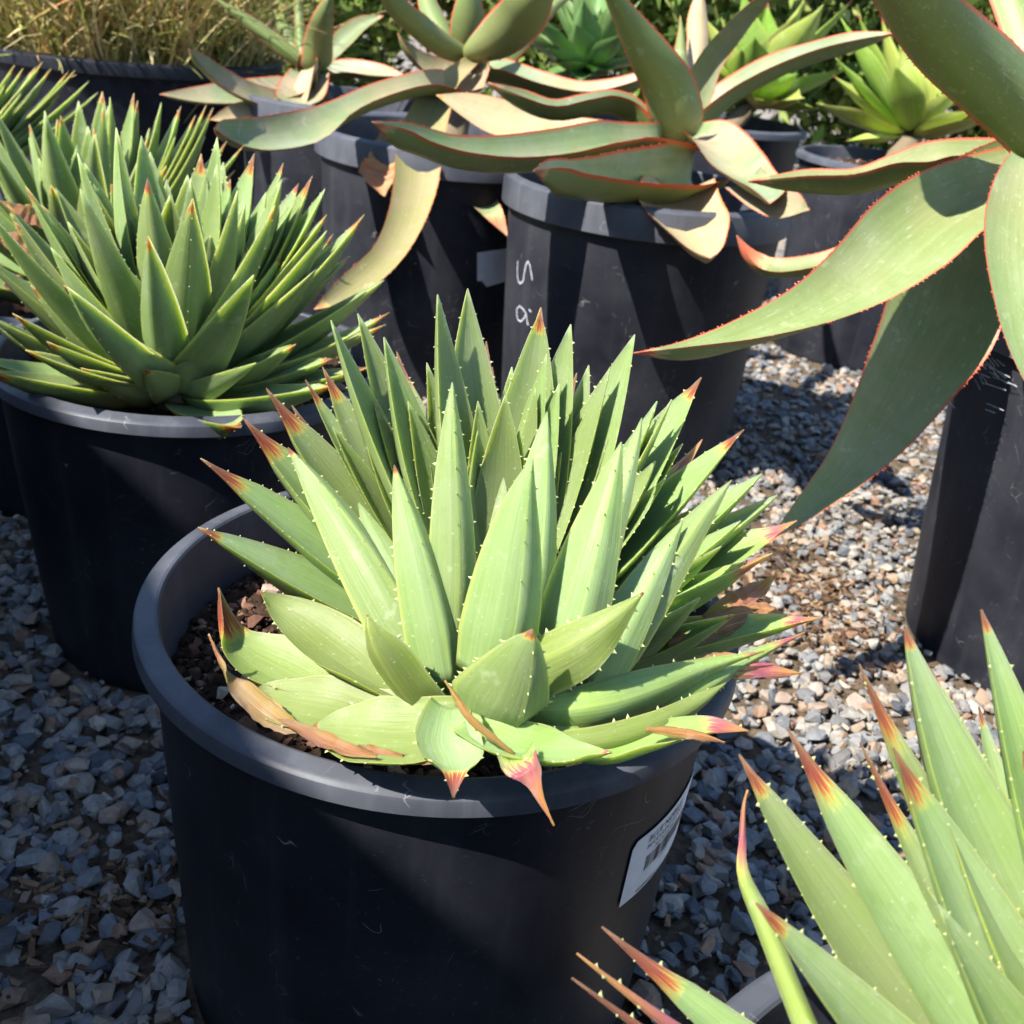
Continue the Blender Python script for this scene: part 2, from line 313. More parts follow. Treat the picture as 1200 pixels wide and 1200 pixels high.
scatter(-1.15, 1.3, 1.05, 1.75, 5200, 0.0, 0.0065, 0.0145)
scatter(-1.15, 1.3, 1.05, 1.75, 1500, 0.008, 0.006, 0.0125)
scatter(-1.5, 1.7, 1.75, 3.0, 3200, 0.0, 0.008, 0.0150)
scatter(-1.0, 1.1, 0.2, 2.0, 2200, 0.006, 0.0025, 0.006)
# the stones that show largest in the picture become objects of their own
vis = [[(0, 560), (60, 620), (110, 800), (190, 850), (205, 1200), (0, 1200)], [(860, 440), (1000, 430), (1085, 520), (1065, 850), (960, 900), (870, 850), (900, 700)], [(770, 1060), (820, 880), (870, 860), (870, 1200), (745, 1200)], [(880, 880), (1000, 860), (1000, 1000), (900, 1000)]]
def inside(x, y, poly):
    c = False; j = len(poly) - 1
    for i in range(len(poly)):
        (xi, yi), (xj, yj) = poly[i], poly[j]
        if (yi > y) != (yj > y) and x < (xj - xi) * (y - yi) / (yj - yi) + xi: c = not c
        j = i
    return c
rank = []
for i, s in enumerate(stones):
    px_, py_, w = proj(s[1])
    if w > 0 and any(inside(px_, py_, p) for p in vis): rank.append((-(s[2] / w) * (1 + s[1][2] * 20), i))
rank.sort(); picked = {i for _, i in rank[:300]}
smesh = []
for k, (hv, hf) in enumerate(hulls):
    m = pyd('stone', hv, [tuple(f) for f in hf], False); m.materials.append(M['stone']); smesh.append(m)
for i in sorted(picked):
    k, loc, s, rr, ti = stones[i]
    o = bpy.data.objects.new('stone', smesh[k]); col.objects.link(o); o.parent = ground
    o.matrix_world = Matrix.Translation(loc) @ Matrix.Rotation(rr[0], 4, 'Z') @ Matrix.Rotation(rr[1], 4, 'X') @ Matrix.Rotation(rr[2], 4, 'Y') @ Matrix.Scale(s, 4)
g = merged('gravel', [s for i, s in enumerate(stones) if i not in picked], M['gravel'])
tag(g, 'grey crushed stone gravel spread over the ground between the pots', 'gravel', kind='stuff')
cubev = np.array([(x, y, z) for x in (-1, 1) for y in (-1, 1) for z in (-1, 1)], float) * np.array([1, 0.32, 0.12])
cubev[[1, 5]] *= 0.7
cubef = np.array([(0, 1, 3), (0, 3, 2), (4, 6, 7), (4, 7, 5), (0, 4, 5), (0, 5, 1), (2, 3, 7), (2, 7, 6), (0, 2, 6), (0, 6, 4), (1, 5, 7), (1, 7, 3)])
chips = []
for i in range(3200):
    if i < 300: x, y = r.gauss(-0.30, 0.045), r.gauss(0.62, 0.03)
    elif i < 1300: x, y = r.gauss(0.40, 0.06), r.gauss(1.25, 0.08)
    else: x, y = r.uniform(-1.2, 1.2), r.uniform(0.2, 2.2)
    if in_pot(x, y, 0.01): continue
    chips.append((0, (x, y, r.uniform(0.004, 0.015)), r.uniform(0.002, 0.008), (r.uniform(0, 6.28), r.gauss(0, 0.4), r.gauss(0, 0.3)), r.random()))
tag(merged('bark_mulch', chips, M['bark'], shapes=[(cubev, cubef)]), 'brown bark chips scattered among the gravel', 'mulch', kind='stuff')

# ------------------------------------------------------------------ unseen timber fence, added out of frame to shade the low left
Zt = 1.9; c0 = 0.432; base = SUN_N * (c0 - Zt / math.tan(SUN_EL)); along = V((SUN_N.y, -SUN_N.x, 0))
fence = empty('added_shade_fence', base, 'unseen tall brown closed-board timber fence added to shade the gravel', 'fence')
rotf = Matrix(((along.x, SUN_N.x, 0), (along.y, SUN_N.y, 0), (0, 0, 1))).to_4x4()
def boxm(name, x0, x1, y0, y1, z0, z1):
    v = [(x, y, z) for x in (x0, x1) for y in (y0, y1) for z in (z0, z1)]
    return pyd(name, v, [(0, 1, 3, 2), (4, 6, 7, 5), (0, 4, 5, 1), (2, 3, 7, 6), (0, 2, 6, 4), (1, 5, 7, 3)], False)
bme = boxm('board', -0.071, 0.071, -0.01, 0.01, 0.02, Zt)
for i in range(22):
    b = link('board', bme, M['wood'], fence); b.matrix_local = rotf @ Matrix.Translation((-1.95 + i * 0.142, 0, rnd.uniform(-0.012, 0)))
for x in (-1.9, -0.75, 0.4, 1.05):
    p = link('post', boxm('post', x - 0.045, x + 0.045, -0.1, -0.0101, 0, Zt - 0.05), M['wood'], fence); p.matrix_local = rotf
for z in (0.4, 1.5):
    p = link('rail', boxm('rail', -2.02, 1.1, -0.05, -0.0102, z, z + 0.08), M['wood'], fence); p.matrix_local = rotf @ Matrix.Translation((0, -0.0505, 0))

# ------------------------------------------------------------------ pots
def make_pot(key, label, group=None, soil=0.055, mat='pot', chunks=0, seg=96, lip=0.016, rimmat='rim'):
    x, y, z0, R, rb = POTS[key]
    t = empty('nursery_pot', (x, y, 0), label, 'pot', group)
    w = 0.012; zl = z0 - lip; sc = R / 0.2
    wall = [(rb - 0.03, 0.0), (rb - 0.006, 0.0), (rb - 0.001, 0.004), (rb, 0.012)]
    for i in range(1, 9): k = i / 8; wall.append((rb + (R - w - rb) * k ** 0.9, 0.012 + (zl + 0.003 - 0.012) * k))
    lathe('wall', wall, seg, M[mat], t, 0.0025)
    rim = [(R - w - 0.002, zl + 0.002), (R - 0.0025, zl), (R - 0.0004, zl + 0.0015), (R - 0.0012, z0 - 0.0065), (R - 0.0018, z0 - 0.0048), (R - 0.0036, z0 - 0.0030), (R - 0.0055, z0 - 0.0022), (R - 0.0140, z0), (R - 0.0158, z0 - 0.0006),
           (R - 0.0170, z0 - 0.0022), (R - 0.0176, z0 - 0.006), (R - 0.020, z0 - 0.04), (R - 0.026, z0 - soil - 0.05)]
    lathe('rim', rim, seg, M[rimmat], t, 0.0025)
    zs = z0 - soil; rs = R - 0.0205
    rr = random.Random(key); vs_, fs = [(0, 0, zs + 0.015)], []
    for i in range(1, 13):
        for k in range(40):
            a = 2 * math.pi * k / 40; q = rs * i / 12
            vs_.append((q * math.cos(a), q * math.sin(a), zs + 0.015 * (1 - i / 12) + (rr.gauss(0, 0.0022) if i < 12 else 0)))
    for k in range(40): fs.append((0, 1 + k, 1 + (k + 1) % 40))
    for i in range(11):
        for k in range(40): k2 = (k + 1) % 40; fs.append((1 + i * 40 + k, 1 + (i + 1) * 40 + k, 1 + (i + 1) * 40 + k2, 1 + i * 40 + k2))
    so = link('soil', pyd('soil', vs_, fs), M['soil'], t)
    if chunks:
        it = []
        for i in range(chunks):
            a = rr.uniform(0, 6.283); q = rs * 0.985 * math.sqrt(rr.random()); s = 0.0016 + 0.0055 * rr.random() ** 3
            if i < chunks * 0.012: s = rr.uniform(0.007, 0.012); q *= 0.9
            ti = rr.random() ** 1.3
            it.append((rr.randrange(26), (q * math.cos(a), q * math.sin(a), zs + 0.015 * (1 - q / rs) + s * 0.35), s, (rr.uniform(0, 6.28), rr.gauss(0, 0.5), rr.gauss(0, 0.5)), ti))
        c = merged('soil_chunks', it, M['chunk'], so); tag(c, kind='stuff')
    return t
pot = {}
small = 'wide black pots holding the spiky green aloes'
pot['main'] = make_pot('main', 'black plastic pot with white barcode sticker, holding the spiky green aloe', small, chunks=5200, seg=160, lip=0.016, soil=0.056)
pot['P2'] = make_pot('P2', 'wide black pot with worn rim, behind and left of the barcode-stickered pot', small, chunks=900, seg=128, soil=0.035)
pot['P3'] = make_pot('P3', 'black pot with shrivelled maroon leaves inside its rim', small, chunks=400)
pot['P4'] = make_pot('P4', 'black pot mostly hidden behind two spiky aloes, beside the large reed pot', small)
pot['F'] = make_pot('F', 'black pot with plain rim under the red-tipped aloe leaves', small, chunks=600, seg=128)
big = 'tall black pots holding the broad-leaved aloes'
pot['C'] = make_pot('C', 'tall black pot with chalk-written figures on its side', big, mat='pot_grey', seg=128, lip=0.046)
pot['B'] = make_pot('B', 'tall black pot with torn white paper label', big, mat='pot_grey', seg=128, lip=0.046)
pot['A'] = make_pot('A', 'tall black pot under the small grey aloe beside the dry reeds', big, mat='pot_grey', lip=0.046)
pot['D'] = make_pot('D', 'tall black pot streaked with cobweb, under long drooping green leaves', big, mat='pot_grey', seg=128, lip=0.046)
pot['E'] = make_pot('E', 'dark grey pot showing reddish soil beneath the yellow-green agave', big, mat='pot_grey', soil=0.03, chunks=700)
pot['G1'] = make_pot('G1', 'black pot under the bright green broad-leaved agave', big, lip=0.02)
pot['G0'] = make_pot('G0', 'black pot under the dark green agave between two grey aloes', big, lip=0.02)
pot['R'] = make_pot('R', 'very wide black tub full of dry brown reeds', None, lip=0.03, rimmat='pot')

def cone_hit(key, x, y, grow=0.0012):
    """where the ray through a pixel meets the pot wall"""
    px_, py_, z0, R, rb = POTS[key]; d = ray(x, y); t = 0.2
    for _ in range(6000):
        q = CAM + d * t; k = max(0, min(1, (q.z - 0.012) / (z0 - (0.046 if key in 'CBAD' else 0.016) - 0.009))) ** 0.9
        if math.hypot(q.x - px_, q.y - py_) < rb + (R - 0.012 - rb) * k: return q
        t += 0.0005
    return None
def wall_r(key, z, a=0.0):
    _, _, z0, R, rb = POTS[key]; k = max(0, min(1, (z - 0.012) / (z0 - (0.046 if key in 'CBAD' else 0.016) - 0.009))) ** 0.9
    return (rb + (R - 0.012 - rb) * k) * (1 + 0.0025 * (math.sin(2 * a + 0.7) + 0.5 * math.sin(3 * a + 2)))
def on_wall(key, a, z, off): rr = wall_r(key, z, a) + off; return (rr * math.cos(a), rr * math.sin(a), z)

# ------------------------------------------------------------------ leaves
def leaf_mesh(name, C, S, N, W, TH, ch, keel, mask_tip, mats, teeth=None, dry=0.0, sharp=1.0, kteeth=False, edgew=1.0, rs=None, undul=0.0):
    """C,S,N centre line, side and upper-face vectors; W half widths; returns mesh (world coordinates minus C[0])"""
    n = len(C); ups = [-1, -0.93, -0.5, 0, 0.5, 0.93, 1]; los = [0.9, 0.5, 0.0, -0.5, -0.9]
    O = C[0]; vs_, fs, mk, uvs = [], [], [], []
    for i in range(n):
        t = i / (n - 1); w = W[i]; c = C[i] - O
        for u in ups:
            h = ch[i] * w * u * u
            if undul and abs(u) > 0.7: h += undul * w * math.sin(t * 17 + (2.0 if u > 0 else 0)) * abs(u)
            vs_.append(c + S[i] * (w * u) + N[i] * h); mk.append((mask_tip[i], (1 if abs(u) == 1 else 0.12 if abs(u) > 0.8 else 0) * edgew, dry)); uvs.append((u * 0.25 + 0.25, t))
        for u0_ in los:
            u = u0_ + keel * (1 - abs(u0_)); g = max(0.0, 1 - abs(u0_)) ** (0.62 if not keel else 0.95)
            g = 1.0 if u0_ == 0 else g
            vs_.append(c + S[i] * (w * u) + N[i] * (ch[i] * w * u * u - TH[i] * g)); uvs.append((u * 0.25 + 0.75, t))
            mk.append((mask_tip[i], (0.42 if (u0_ == 0 and keel) else 0) * edgew + (0.25 * edgew if abs(u0_) > 0.7 else 0), dry))
    m = 12
    for i in range(n - 1):
        for k in range(m):
            k2 = (k + 1) % m; fs.append((i * m + k, i * m + k2, (i + 1) * m + k2, (i + 1) * m + k))
    fs.append(tuple(range(m - 1, -1, -1))); fs.append(tuple((n - 1) * m + k for k in range(m)))
    nleaf = len(fs)
    if teeth:
        ln, gap, t0 = teeth; rr = rs or rnd
        def put(p, tg, out, sc):
            b = len(vs_); a = tg * 0.0011 * sc * (ln / 0.0025); nrm = tg.cross(out).normalized() * (0.0006 * ln / 0.0025)
            for q in (p - a, p + a * 1.2, p + nrm, p - nrm, p + out * (ln * sc) + tg * (ln * 0.25 * sc)): vs_.append(q); mk.append((0, 1, 0)); uvs.append((0, 0))
            fs.extend([(b, b + 2, b + 4), (b + 2, b + 1, b + 4), (b + 1, b + 3, b + 4), (b + 3, b, b + 4)])
        for sd_ in (-1, 1):
            acc = rr.uniform(0, gap)
            for i in range(n - 1):
                a_, b_ = vs_[i * m + (0 if sd_ < 0 else 6)], vs_[(i + 1) * m + (0 if sd_ < 0 else 6)]
                L = (b_ - a_).length
                while acc < L:
                    tt = (i + acc / L) / (n - 1)
                    if t0 < tt < 0.97:
                        q = a_.lerp(b_, acc / L); tg = (b_ - a_).normalized(); out = (S[i] * sd_ + N[i] * 0.25).normalized()
                        if rr.random() < 0.88: put(q, tg, out, rr.uniform(0.35, 1.25))
                    acc += gap * rr.uniform(0.35, 1.7)
                acc -= L
        if kteeth:
            acc = rr.uniform(0, gap * 2)
            for i in range(n - 1):
                a_, b_ = vs_[i * m + 9], vs_[(i + 1) * m + 9]; L = (b_ - a_).length
                while acc < L:
                    tt = (i + acc / L) / (n - 1)
                    if 0.35 < tt < 0.95: put(a_.lerp(b_, acc / L), (b_ - a_).normalized(), -N[i], rr.uniform(0.6, 0.95))
                    acc += gap * 1.5 * rr.uniform(0.6, 1.6)
                acc -= L
    me = pyd(name, vs_, fs)
    a = me.color_attributes.new('mask', 'FLOAT_COLOR', 'POINT')
    a.data.foreach_set('color', np.array([(*x, 1) for x in mk], dtype=np.float32).ravel())
    uvl = me.uv_layers.new(name='UVMap'); li = np.empty(len(me.loops), dtype=np.int32); me.loops.foreach_get('vertex_index', li)
    uvl.data.foreach_set('uv', np.array(uvs, dtype=np.float32)[li].ravel())
    mi = np.zeros(len(me.polygons), dtype=np.int32); mi[nleaf:] = 1; me.polygons.foreach_set('material_index', mi)
    sm = np.ones(len(me.polygons), dtype=bool); sm[nleaf:] = False; me.polygons.foreach_set('use_smooth', sm)
    sh = me.attributes.new('sharp_edge', 'BOOLEAN', 'EDGE')
    ev = np.empty(len(me.edges) * 2, dtype=np.int32); me.edges.foreach_get('vertices', ev); ev = ev.reshape(-1, 2)
    lim = n * m; k0 = ev % m; same = (k0[:, 0] == k0[:, 1]) & (ev.max(1) < lim)
    sh.data.foreach_set('value', same & ((k0[:, 0] == 0) | (k0[:, 0] == 6)))
    for x in mats: me.materials.append(x)
    return me

def bez(a, b, c, d, t): s = 1 - t; return a * s ** 3 + b * (3 * s * s * t) + c * (3 * s * t * t) + d * t ** 3
def prof_aloe(t): return (1 - t) ** 0.98 * (1 + 1.28 * t) * (0.82 + 0.18 * min(1, t * 5))
def prof_agave(t): return (0.42 + 0.58 * math.sin(math.pi * min(1, max(0, (t * 0.93)) ** 0.85))) * (1 - t ** 7) * min(1, 1.6 * (1 - t) ** 0.55)
Z = V((0, 0, 1))
def sphere_tip(x, y, O, L, side):
    d = ray(x, y).normalized(); s = (O - CAM).dot(d); mid = CAM + d * s; b = (mid - O).length
    return mid + d * (math.sqrt(max(0, L * L - b * b)) * side)
def spike(parent, Oc, tip, hw, bend=0.22, red=0.1, twist=0.0, mat='aloe', dry=0.0, thick=0.85, chn=0.2, keel=None, teeth=(0.0018, 0.0115, 0.15), name='leaf', n=22, prof=prof_aloe, core=0.034, corez=0.05, rs=None, curl=0.0, base=None, side=None):
    rs = rs or rnd
    o = parent.location
    d0 = tip - Oc; hz = V((d0.x, d0.y, 0)); 
    if hz.length < 0.02: hz = V((rs.gauss(0, 1), rs.gauss(0, 1), 0)) if hz.length < 1e-4 else hz
    az = hz.normalized(); el = math.asin(max(-1, min(1, d0.z / d0.length))) / (math.pi / 2)
    b = base or (Oc + az * (core * (1 - max(0, el)) + 0.003) + Z * (corez * max(0, el) - 0.004))
    d = tip - b; L = d.length; d.normalize()
    sv = d.cross(Z)
    if sv.length < 0.15: sv = az.cross(Z)
    sv.normalize(); nv = sv.cross(d).normalized()
    if nv.dot(Z) < 0 and el < 0.9: nv = -nv; sv = -sv
    if nv.dot(-az) < 0 and el >= 0.7: nv = -nv; sv = -sv
    if side: sv = (side - d * side.dot(d)).normalized(); nv = sv.cross(d) if sv.cross(d).dot(fw) > 0 else d.cross(sv)
    wob = rs.gauss(0, 0.045); twist += rs.gauss(0, 0.16); hw *= rs.uniform(0.9, 1.1)
    p1 = b + (d - nv * bend + sv * wob).normalized() * (L * 0.36); p2 = tip - (d + nv * (bend - curl) * 0.8 + sv * wob).normalized() * (L * 0.34)
    C = [bez(b, p1, p2, tip, i / (n - 1)) for i in range(n)]
    S, N, W, TH, CH = [], [], [], [], []
    for i in range(n):
        tg = (C[min(n - 1, i + 1)] - C[max(0, i - 1)]).normalized(); t = i / (n - 1)
        s = (sv - tg * sv.dot(tg)).normalized(); nn = s.cross(tg)
        if nn.dot(nv) < 0: nn = -nn
        a = twist * (0.3 + 0.7 * t); S.append(s * math.cos(a) + nn * math.sin(a)); N.append(nn * math.cos(a) - s * math.sin(a))
        w = hw * prof(t) * (1 - 0.45 * (max(0, (t - 1 + red) / red) if red > 0.06 else 0) ** 0.6) + 0.0004; W.append(w); TH.append(thick * w * (1 - 0.35 * t) + 0.0005); CH.append(chn * (1 + 0.6 * t))
    k = keel if keel is not None else rs.choice((-1, 1)) * rs.uniform(0.1, 0.38)
    mt = [max(0, min(1, (i / (n - 1) - (1 - red)) / max(red, 0.01))) ** 0.8 if red else 0 for i in range(n)]
    me = leaf_mesh(name, C, S, N, W, TH, CH, k, mt, [M[mat], M['tooth']], teeth, dry, kteeth=(abs(k) > 0.1 and rs.random() < 0.6), rs=rs, edgew=1.0 if dry < 0.5 else 0.2)
    ob = link(name, me, None, parent); ob.location = C[0] - o
    return ob
def core_mesh(parent, Oc, r_, h):
    o = parent.location; b = Oc - o
    prof = [(r_ * 0.55, -0.03), (r_, -0.005), (r_ * 0.95, h * 0.35), (r_ * 0.6, h * 0.75), (r_ * 0.15, h)]
    ob = lathe('stem', prof, 16, M['stem'], parent); ob.location = b

# ---- main aloe: tip pixel, leaf length, near/far (-1..1), half width, options
mx, my, mz = POTS['main'][:3]
OM = V((0.000, 0.606, mz - 0.030))
grp_aloe = 'spiky green aloes in wide pots'
aloe = empty('aloe_plant', OM, 'spiky green aloe rosette with red-brown tips in the barcode-stickered pot', 'aloe', grp_aloe)
core_mesh(aloe, OM, 0.034, 0.03)
rs = random.Random(11)
LE = [
 # left fan
 (235, 537, .245, .0, .026, dict(red=.16, bend=.12)), (232, 618, .235, -.35, .029, dict(red=.07, bend=.12)), (285, 490, .24, .25, .026, dict(red=.17, bend=.16)),
 (312, 455, .245, .4, .025, dict(red=.18, bend=.18)), (342, 475, .22, .7, .016, dict(red=.22)), (338, 525, .245, -.25, .027, dict(red=.02, bend=.16, keel=.3, bp=(490, 752, .59))),
 (388, 375, .25, .1, .026, dict(red=.0, bend=.2)), (378, 430, .24, .6, .02, dict(red=.12)), (419, 367, .25, .5, .024, dict(red=0)), (450, 395, .24, .0, .024, dict(red=0, bend=.2)),
 (465, 412, .24, .7, .02, dict(red=.16)), (462, 545, .21, -.55, .024, dict(red=.05, bend=.22, keel=.3, bp=(512, 762, .578))),
 # back and middle
 (513, 345, .25, .0, .021, dict(red=0, bend=.16)), (519, 387, .235, .0, .018, dict(red=0)), (548, 338, .255, .25, .028, dict(red=0)), (530, 448, .22, -.62, .025, dict(red=0, bend=.2, keel=.15, bp=(524, 715, .59))),
 (570, 400, .245, .75, .02, dict(red=.25)), (577, 430, .23, .8, .018, dict(red=.3)),
 (592, 463, .20, -.3, .018, dict(red=0, twist=.4)), (634, 360, .25, .3, .028, dict(red=.07)), (641, 415, .235, .05, .017, dict(red=0, twist=.7)), (669, 380, .245, .3, .026, dict(red=0)),
 (641, 483, .205, -.35, .024, dict(red=0, bp=(608, 700, .60))), (624, 537, .215, -.80, .030, dict(red=0, bend=.24, keel=.35, bp=(566, 756, .568))), (628, 455, .215, .0, .014, dict(red=0, twist=.6)),
 (676, 437, .225, .8, .013, dict(red=.35)), (744, 392, .25, .25, .029, dict(red=0)), (728, 472, .22, .1, .018, dict(red=0, twist=.5)), (698, 497, .19, .1, .014, dict(red=0)),
 (672, 515, .18, .1, .013, dict(red=0)), (658, 530, .165, .0, .010, dict(red=0)), (728, 518, .22, -.70, .030, dict(red=0, bend=.26, keel=.35, bp=(648, 762, .578))),
 (752, 490, .215, -.2, .022, dict(red=0, bp=(670, 735, .60))), (757, 497, .24, .7, .02, dict(red=.16)), (787, 468, .235, .0, .02, dict(red=0, twist=.6)), (822, 442, .245, .3, .027, dict(red=.07)),
 # right fan
 (823, 515, .235, .7, .02, dict(red=.2, mat='aloe_purple')), (872, 503, .245, .2, .027, dict(red=.10, bend=.14)), (857, 563, .235, -.35, .027, dict(red=0, bend=.18, bp=(680, 775, .585))), (893, 555, .24, .1, .024, dict(red=0, bend=.15)),
 (911, 580, .245, .2, .025, dict(red=0, bend=.14)), (934, 610, .25, .15, .026, dict(red=.12, bend=.12, mat='aloe_purple')), (905, 648, .235, -.45, .029, dict(red=.17, bend=.16, mat='aloe_purple')),
 (962, 724, .25, .0, .024, dict(red=.12, bend=.1, mat='aloe_purple')),
 # filling leaves through the middle
 (560, 470, .205, -.1, .016, dict(red=0)), (600, 430, .22, .2, .016, dict(red=0)), (655, 450, .21, .0, .015, dict(red=0, twist=.4)), (715, 430, .225, .1, .016, dict(red=0)), (770, 470, .225, .0, .018, dict(red=0)), (470, 510, .2, -.1, .016, dict(red=0)), (430, 520, .215, -.1, .018, dict(red=0)), (390, 500, .225, .0, .02, dict(red=0)), (835, 590, .225, -.1, .02, dict(red=0)), (780, 560, .21, -.2, .02, dict(red=0)),
 (500, 425, .225, .1, .018, dict(red=0)), (478, 470, .21, -.1, .018, dict(red=0)), (560, 505, .19, -.3, .016, dict(red=0)), (608, 505, .185, -.2, .015, dict(red=0, twist=.5)), (690, 428, .225, .3, .018, dict(red=0)), (706, 465, .21, .2, .014, dict(red=0, twist=.5)),
 (768, 540, .215, -.2, .020, dict(red=0, twist=-.3)), (800, 520, .225, .1, .020, dict(red=0)), (836, 535, .235, .2, .022, dict(red=0)), (438, 470, .225, .0, .020, dict(red=0)), (408, 440, .235, .3, .020, dict(red=0)), (358, 445, .24, .5, .018, dict(red=.1)),
 (868, 610, .235, -.1, .024, dict(red=0)), (845, 640, .22, -.4, .026, dict(red=0)), (800, 610, .21, -.5, .026, dict(red=0, bp=(680, 785, .575))), (690, 600, .19, -.4, .024, dict(red=0, bp=(640, 745, .59))), (590, 560, .18, -.3, .022, dict(red=0, bp=(585, 720, .595))), (420, 590, .2, -.4, .024, dict(red=0, bp=(505, 745, .59))),
 (820, 700, .21, -.5, .026, dict(red=0, core=.05, corez=0)), (860, 720, .22, -.3, .026, dict(red=.05, core=.05, corez=0)),
]
for (x, y, L, sd_, hw, kw) in LE:
    kw = dict(kw)
    if 'bp' in kw:
        q = kw.pop('bp'); kw['base'] = at(q[0] + 4, q[1] + 34, q[2]); kw['side'] = (rt + fw * (0.0016 * (600 - x))).normalized(); hw *= 0.68; kw.setdefault('thick', .9); kw.setdefault('keel', .4); kw.setdefault('chn', .06); kw['bend'] = .16
        if x not in (624, 728): hw *= 0.84; sd_ *= 1.1
    if sd_ < 0 and y < 700: sd_ = max(-1, sd_ * 1.3) if 'base' in kw else sd_ * 0.8                              # the inner leaves stand nearly upright
    spike(aloe, OM + Z * 0.005, sphere_tip(x, y, OM + Z * 0.005, L, sd_), hw, rs=rs, **kw)
# withered leaves of the main aloe
def ribbon(parent, st, mat='coral', thick=0.004, sag=0.5, flip=1, n=26, red=0.06, dry=0.0, teeth=None, name='leaf', edgew=1.0, rs=None, keel=0.0, tmat='redtooth', undul=0.0, rag=0.0):
    """st: stations (xa,ya,xb,yb,depth,ddepth) -> both margins in space; last may be a tip (x,y,depth)"""
    P, Q = [], []
    for s in st:
        if len(s) == 3: P.append(at(s[0], s[1], s[2])); Q.append(at(s[0] + 0.6, s[1] + 0.6, s[2]))
        else: P.append(at(s[0], s[1], s[4] + s[5])); Q.append(at(s[2], s[3], s[4] - s[5]))
    def cat(A, t):
        m = len(A) - 1; f = min(t * m, m - 1e-6); i = int(f); f -= i
        p0, p1, p2, p3 = A[max(0, i - 1)], A[i], A[i + 1], A[min(m, i + 2)]
        return 0.5 * (2 * p1 + (p2 - p0) * f + (2 * p0 - 5 * p1 + 4 * p2 - p3) * f * f + (3 * p1 - p0 - 3 * p2 + p3) * f ** 3)
    C, S, N, W, TH, CH, mt = [], [], [], [], [], [], []
    A_ = [cat(P, i / (n - 1)) for i in range(n)]; B_ = [cat(Q, i / (n - 1)) for i in range(n)]
    mid = [(a + b) / 2 for a, b in zip(A_, B_)]
    last = None
    for i in range(n):
        sv = B_[i] - A_[i]; w = max(0.0006, sv.length / 2 * (1 + rag * (rnd.random() - 0.6)))
        sv = sv.normalized() if sv.length > 1e-5 else last
        if last is not None and i > n - 3: sv = (sv + last * 2).normalized()
        last = sv
        tg = (mid[min(n - 1, i + 1)] - mid[max(0, i - 1)]).normalized()
        sv = (sv - tg * sv.dot(tg)); sv = sv.normalized() if sv.length > 0.05 else S[-1]
        nn = tg.cross(sv).normalized() * flip
        t = i / (n - 1)
        C.append(mid[i] - nn * (sag * w) + (nn * (rag * w * rnd.gauss(0, 0.35)) if rag else nn * 0)); S.append(sv); N.append(nn); W.append(w); TH.append(min(thick * (1 - 0.6 * t), 0.5 * w) + 0.0006); CH.append(sag)
        mt.append(max(0, min(1, (t - 1 + red) / max(red, 0.01))) if red else 0)
    me = leaf_mesh(name, C, S, N, W, TH, CH, keel, mt, [M[mat], M[tmat]], teeth, dry, edgew=edgew, rs=rs or rnd, undul=undul)
    ob = link(name, me, None, parent); ob.location = C[0] - parent.location
    return ob
def low(st, red, thick=.012, **k):
    k.setdefault('sag', .45); k.setdefault('mat', 'aloe_old'); k.setdefault('undul', .05); k.setdefault('teeth', (0.0019, 0.012, .2))
    return ribbon(aloe, st, thick=thick, n=24, red=red, rs=rs, tmat='tooth', **k)
low([(500, 800, 470, 850, .60, .01), (407, 783, 372, 820, .61, .016), (348, 750, 312, 803, .625, .018), (300, 735, 281, 777, .635, .014), (276, 722, 269, 746, .64, .008), (257, 688, .64)], .30, sag=.45)
low([(550, 800, 545, 850, .575, .01), (457, 775, 462, 815, .59, .012), (411, 733, 407, 792, .60, .014), (369, 706, 361, 758, .61, .012), (330, 695, 324, 722, .62, .006), (305, 693, .62)], .05)
low([(530, 815, 500, 868, .57, .01), (440, 806, 420, 864, .575, .014), (390, 793, 370, 856, .58, .016), (340, 793, 330, 843, .59, .014), (312, 799, 308, 822, .60, .008), (297, 812, .60)], .06, sag=.35)
low([(540, 815, 540, 878, .545, .008), (472, 818, 487, 893, .545, .016), (420, 822, 440, 887, .55, .016), (385, 834, 395, 869, .56, .010), (366, 850, .565)], .09, sag=.3)
low([(505, 815, 550, 825, .55, .0), (487, 850, 558, 862, .53, .0), (497, 878, 568, 886, .52, .0), (517, 902, 549, 903, .512, .0), (531, 935, .508)], .30, sag=.5, mat='aloe')
low([(545, 815, 545, 858, .54, .01), (600, 838, 590, 885, .53, .012), (655, 855, 645, 890, .53, .012), (692, 872, 685, 884, .532, .006), (717, 881, .53)], .14, mat='aloe_purple', flip=-1, sag=.4)
low([(640, 830, 640, 880, .55, .01), (704, 864, 700, 888, .55, .010), (760, 848, 758, 874, .555, .010), (816, 838, 816, 860, .56, .006), (845, 842, 845, 858, .56, .004), (877, 856, .56)], .38, mat='aloe_purple', flip=-1, sag=.4)
def prof_ovate(t): return (0.62 + 0.38 * min(1, t * 3.5)) * (1 - t ** 1.7) ** 0.85
spike(aloe, OM, at(624, 737, .522), .0265, base=at(572, 842, .556), bend=.25, red=.07, keel=.42, thick=.55, chn=.12, prof=prof_ovate, teeth=(.0024, .006, .12), rs=rs, side=rt)
low([(605, 768, 605, 828, .575, 0), (640, 745, 645, 814, .56, 0), (680, 725, 685, 790, .55, 0), (715, 711, 716, 750, .545, 0), (754, 694, .545)], .03, thick=.010, keel=-.25, sag=.1, teeth=(.0024, .008, .12))
low([(495, 840, 540, 838, .575, 0), (457, 803, 507, 798, .56, 0), (431, 768, 476, 757, .55, 0), (427, 740, 447, 736, .545, 0), (430, 720, .545)], .07, thick=.009, keel=-.4, sag=.1, teeth=(.0021, .009, .12))
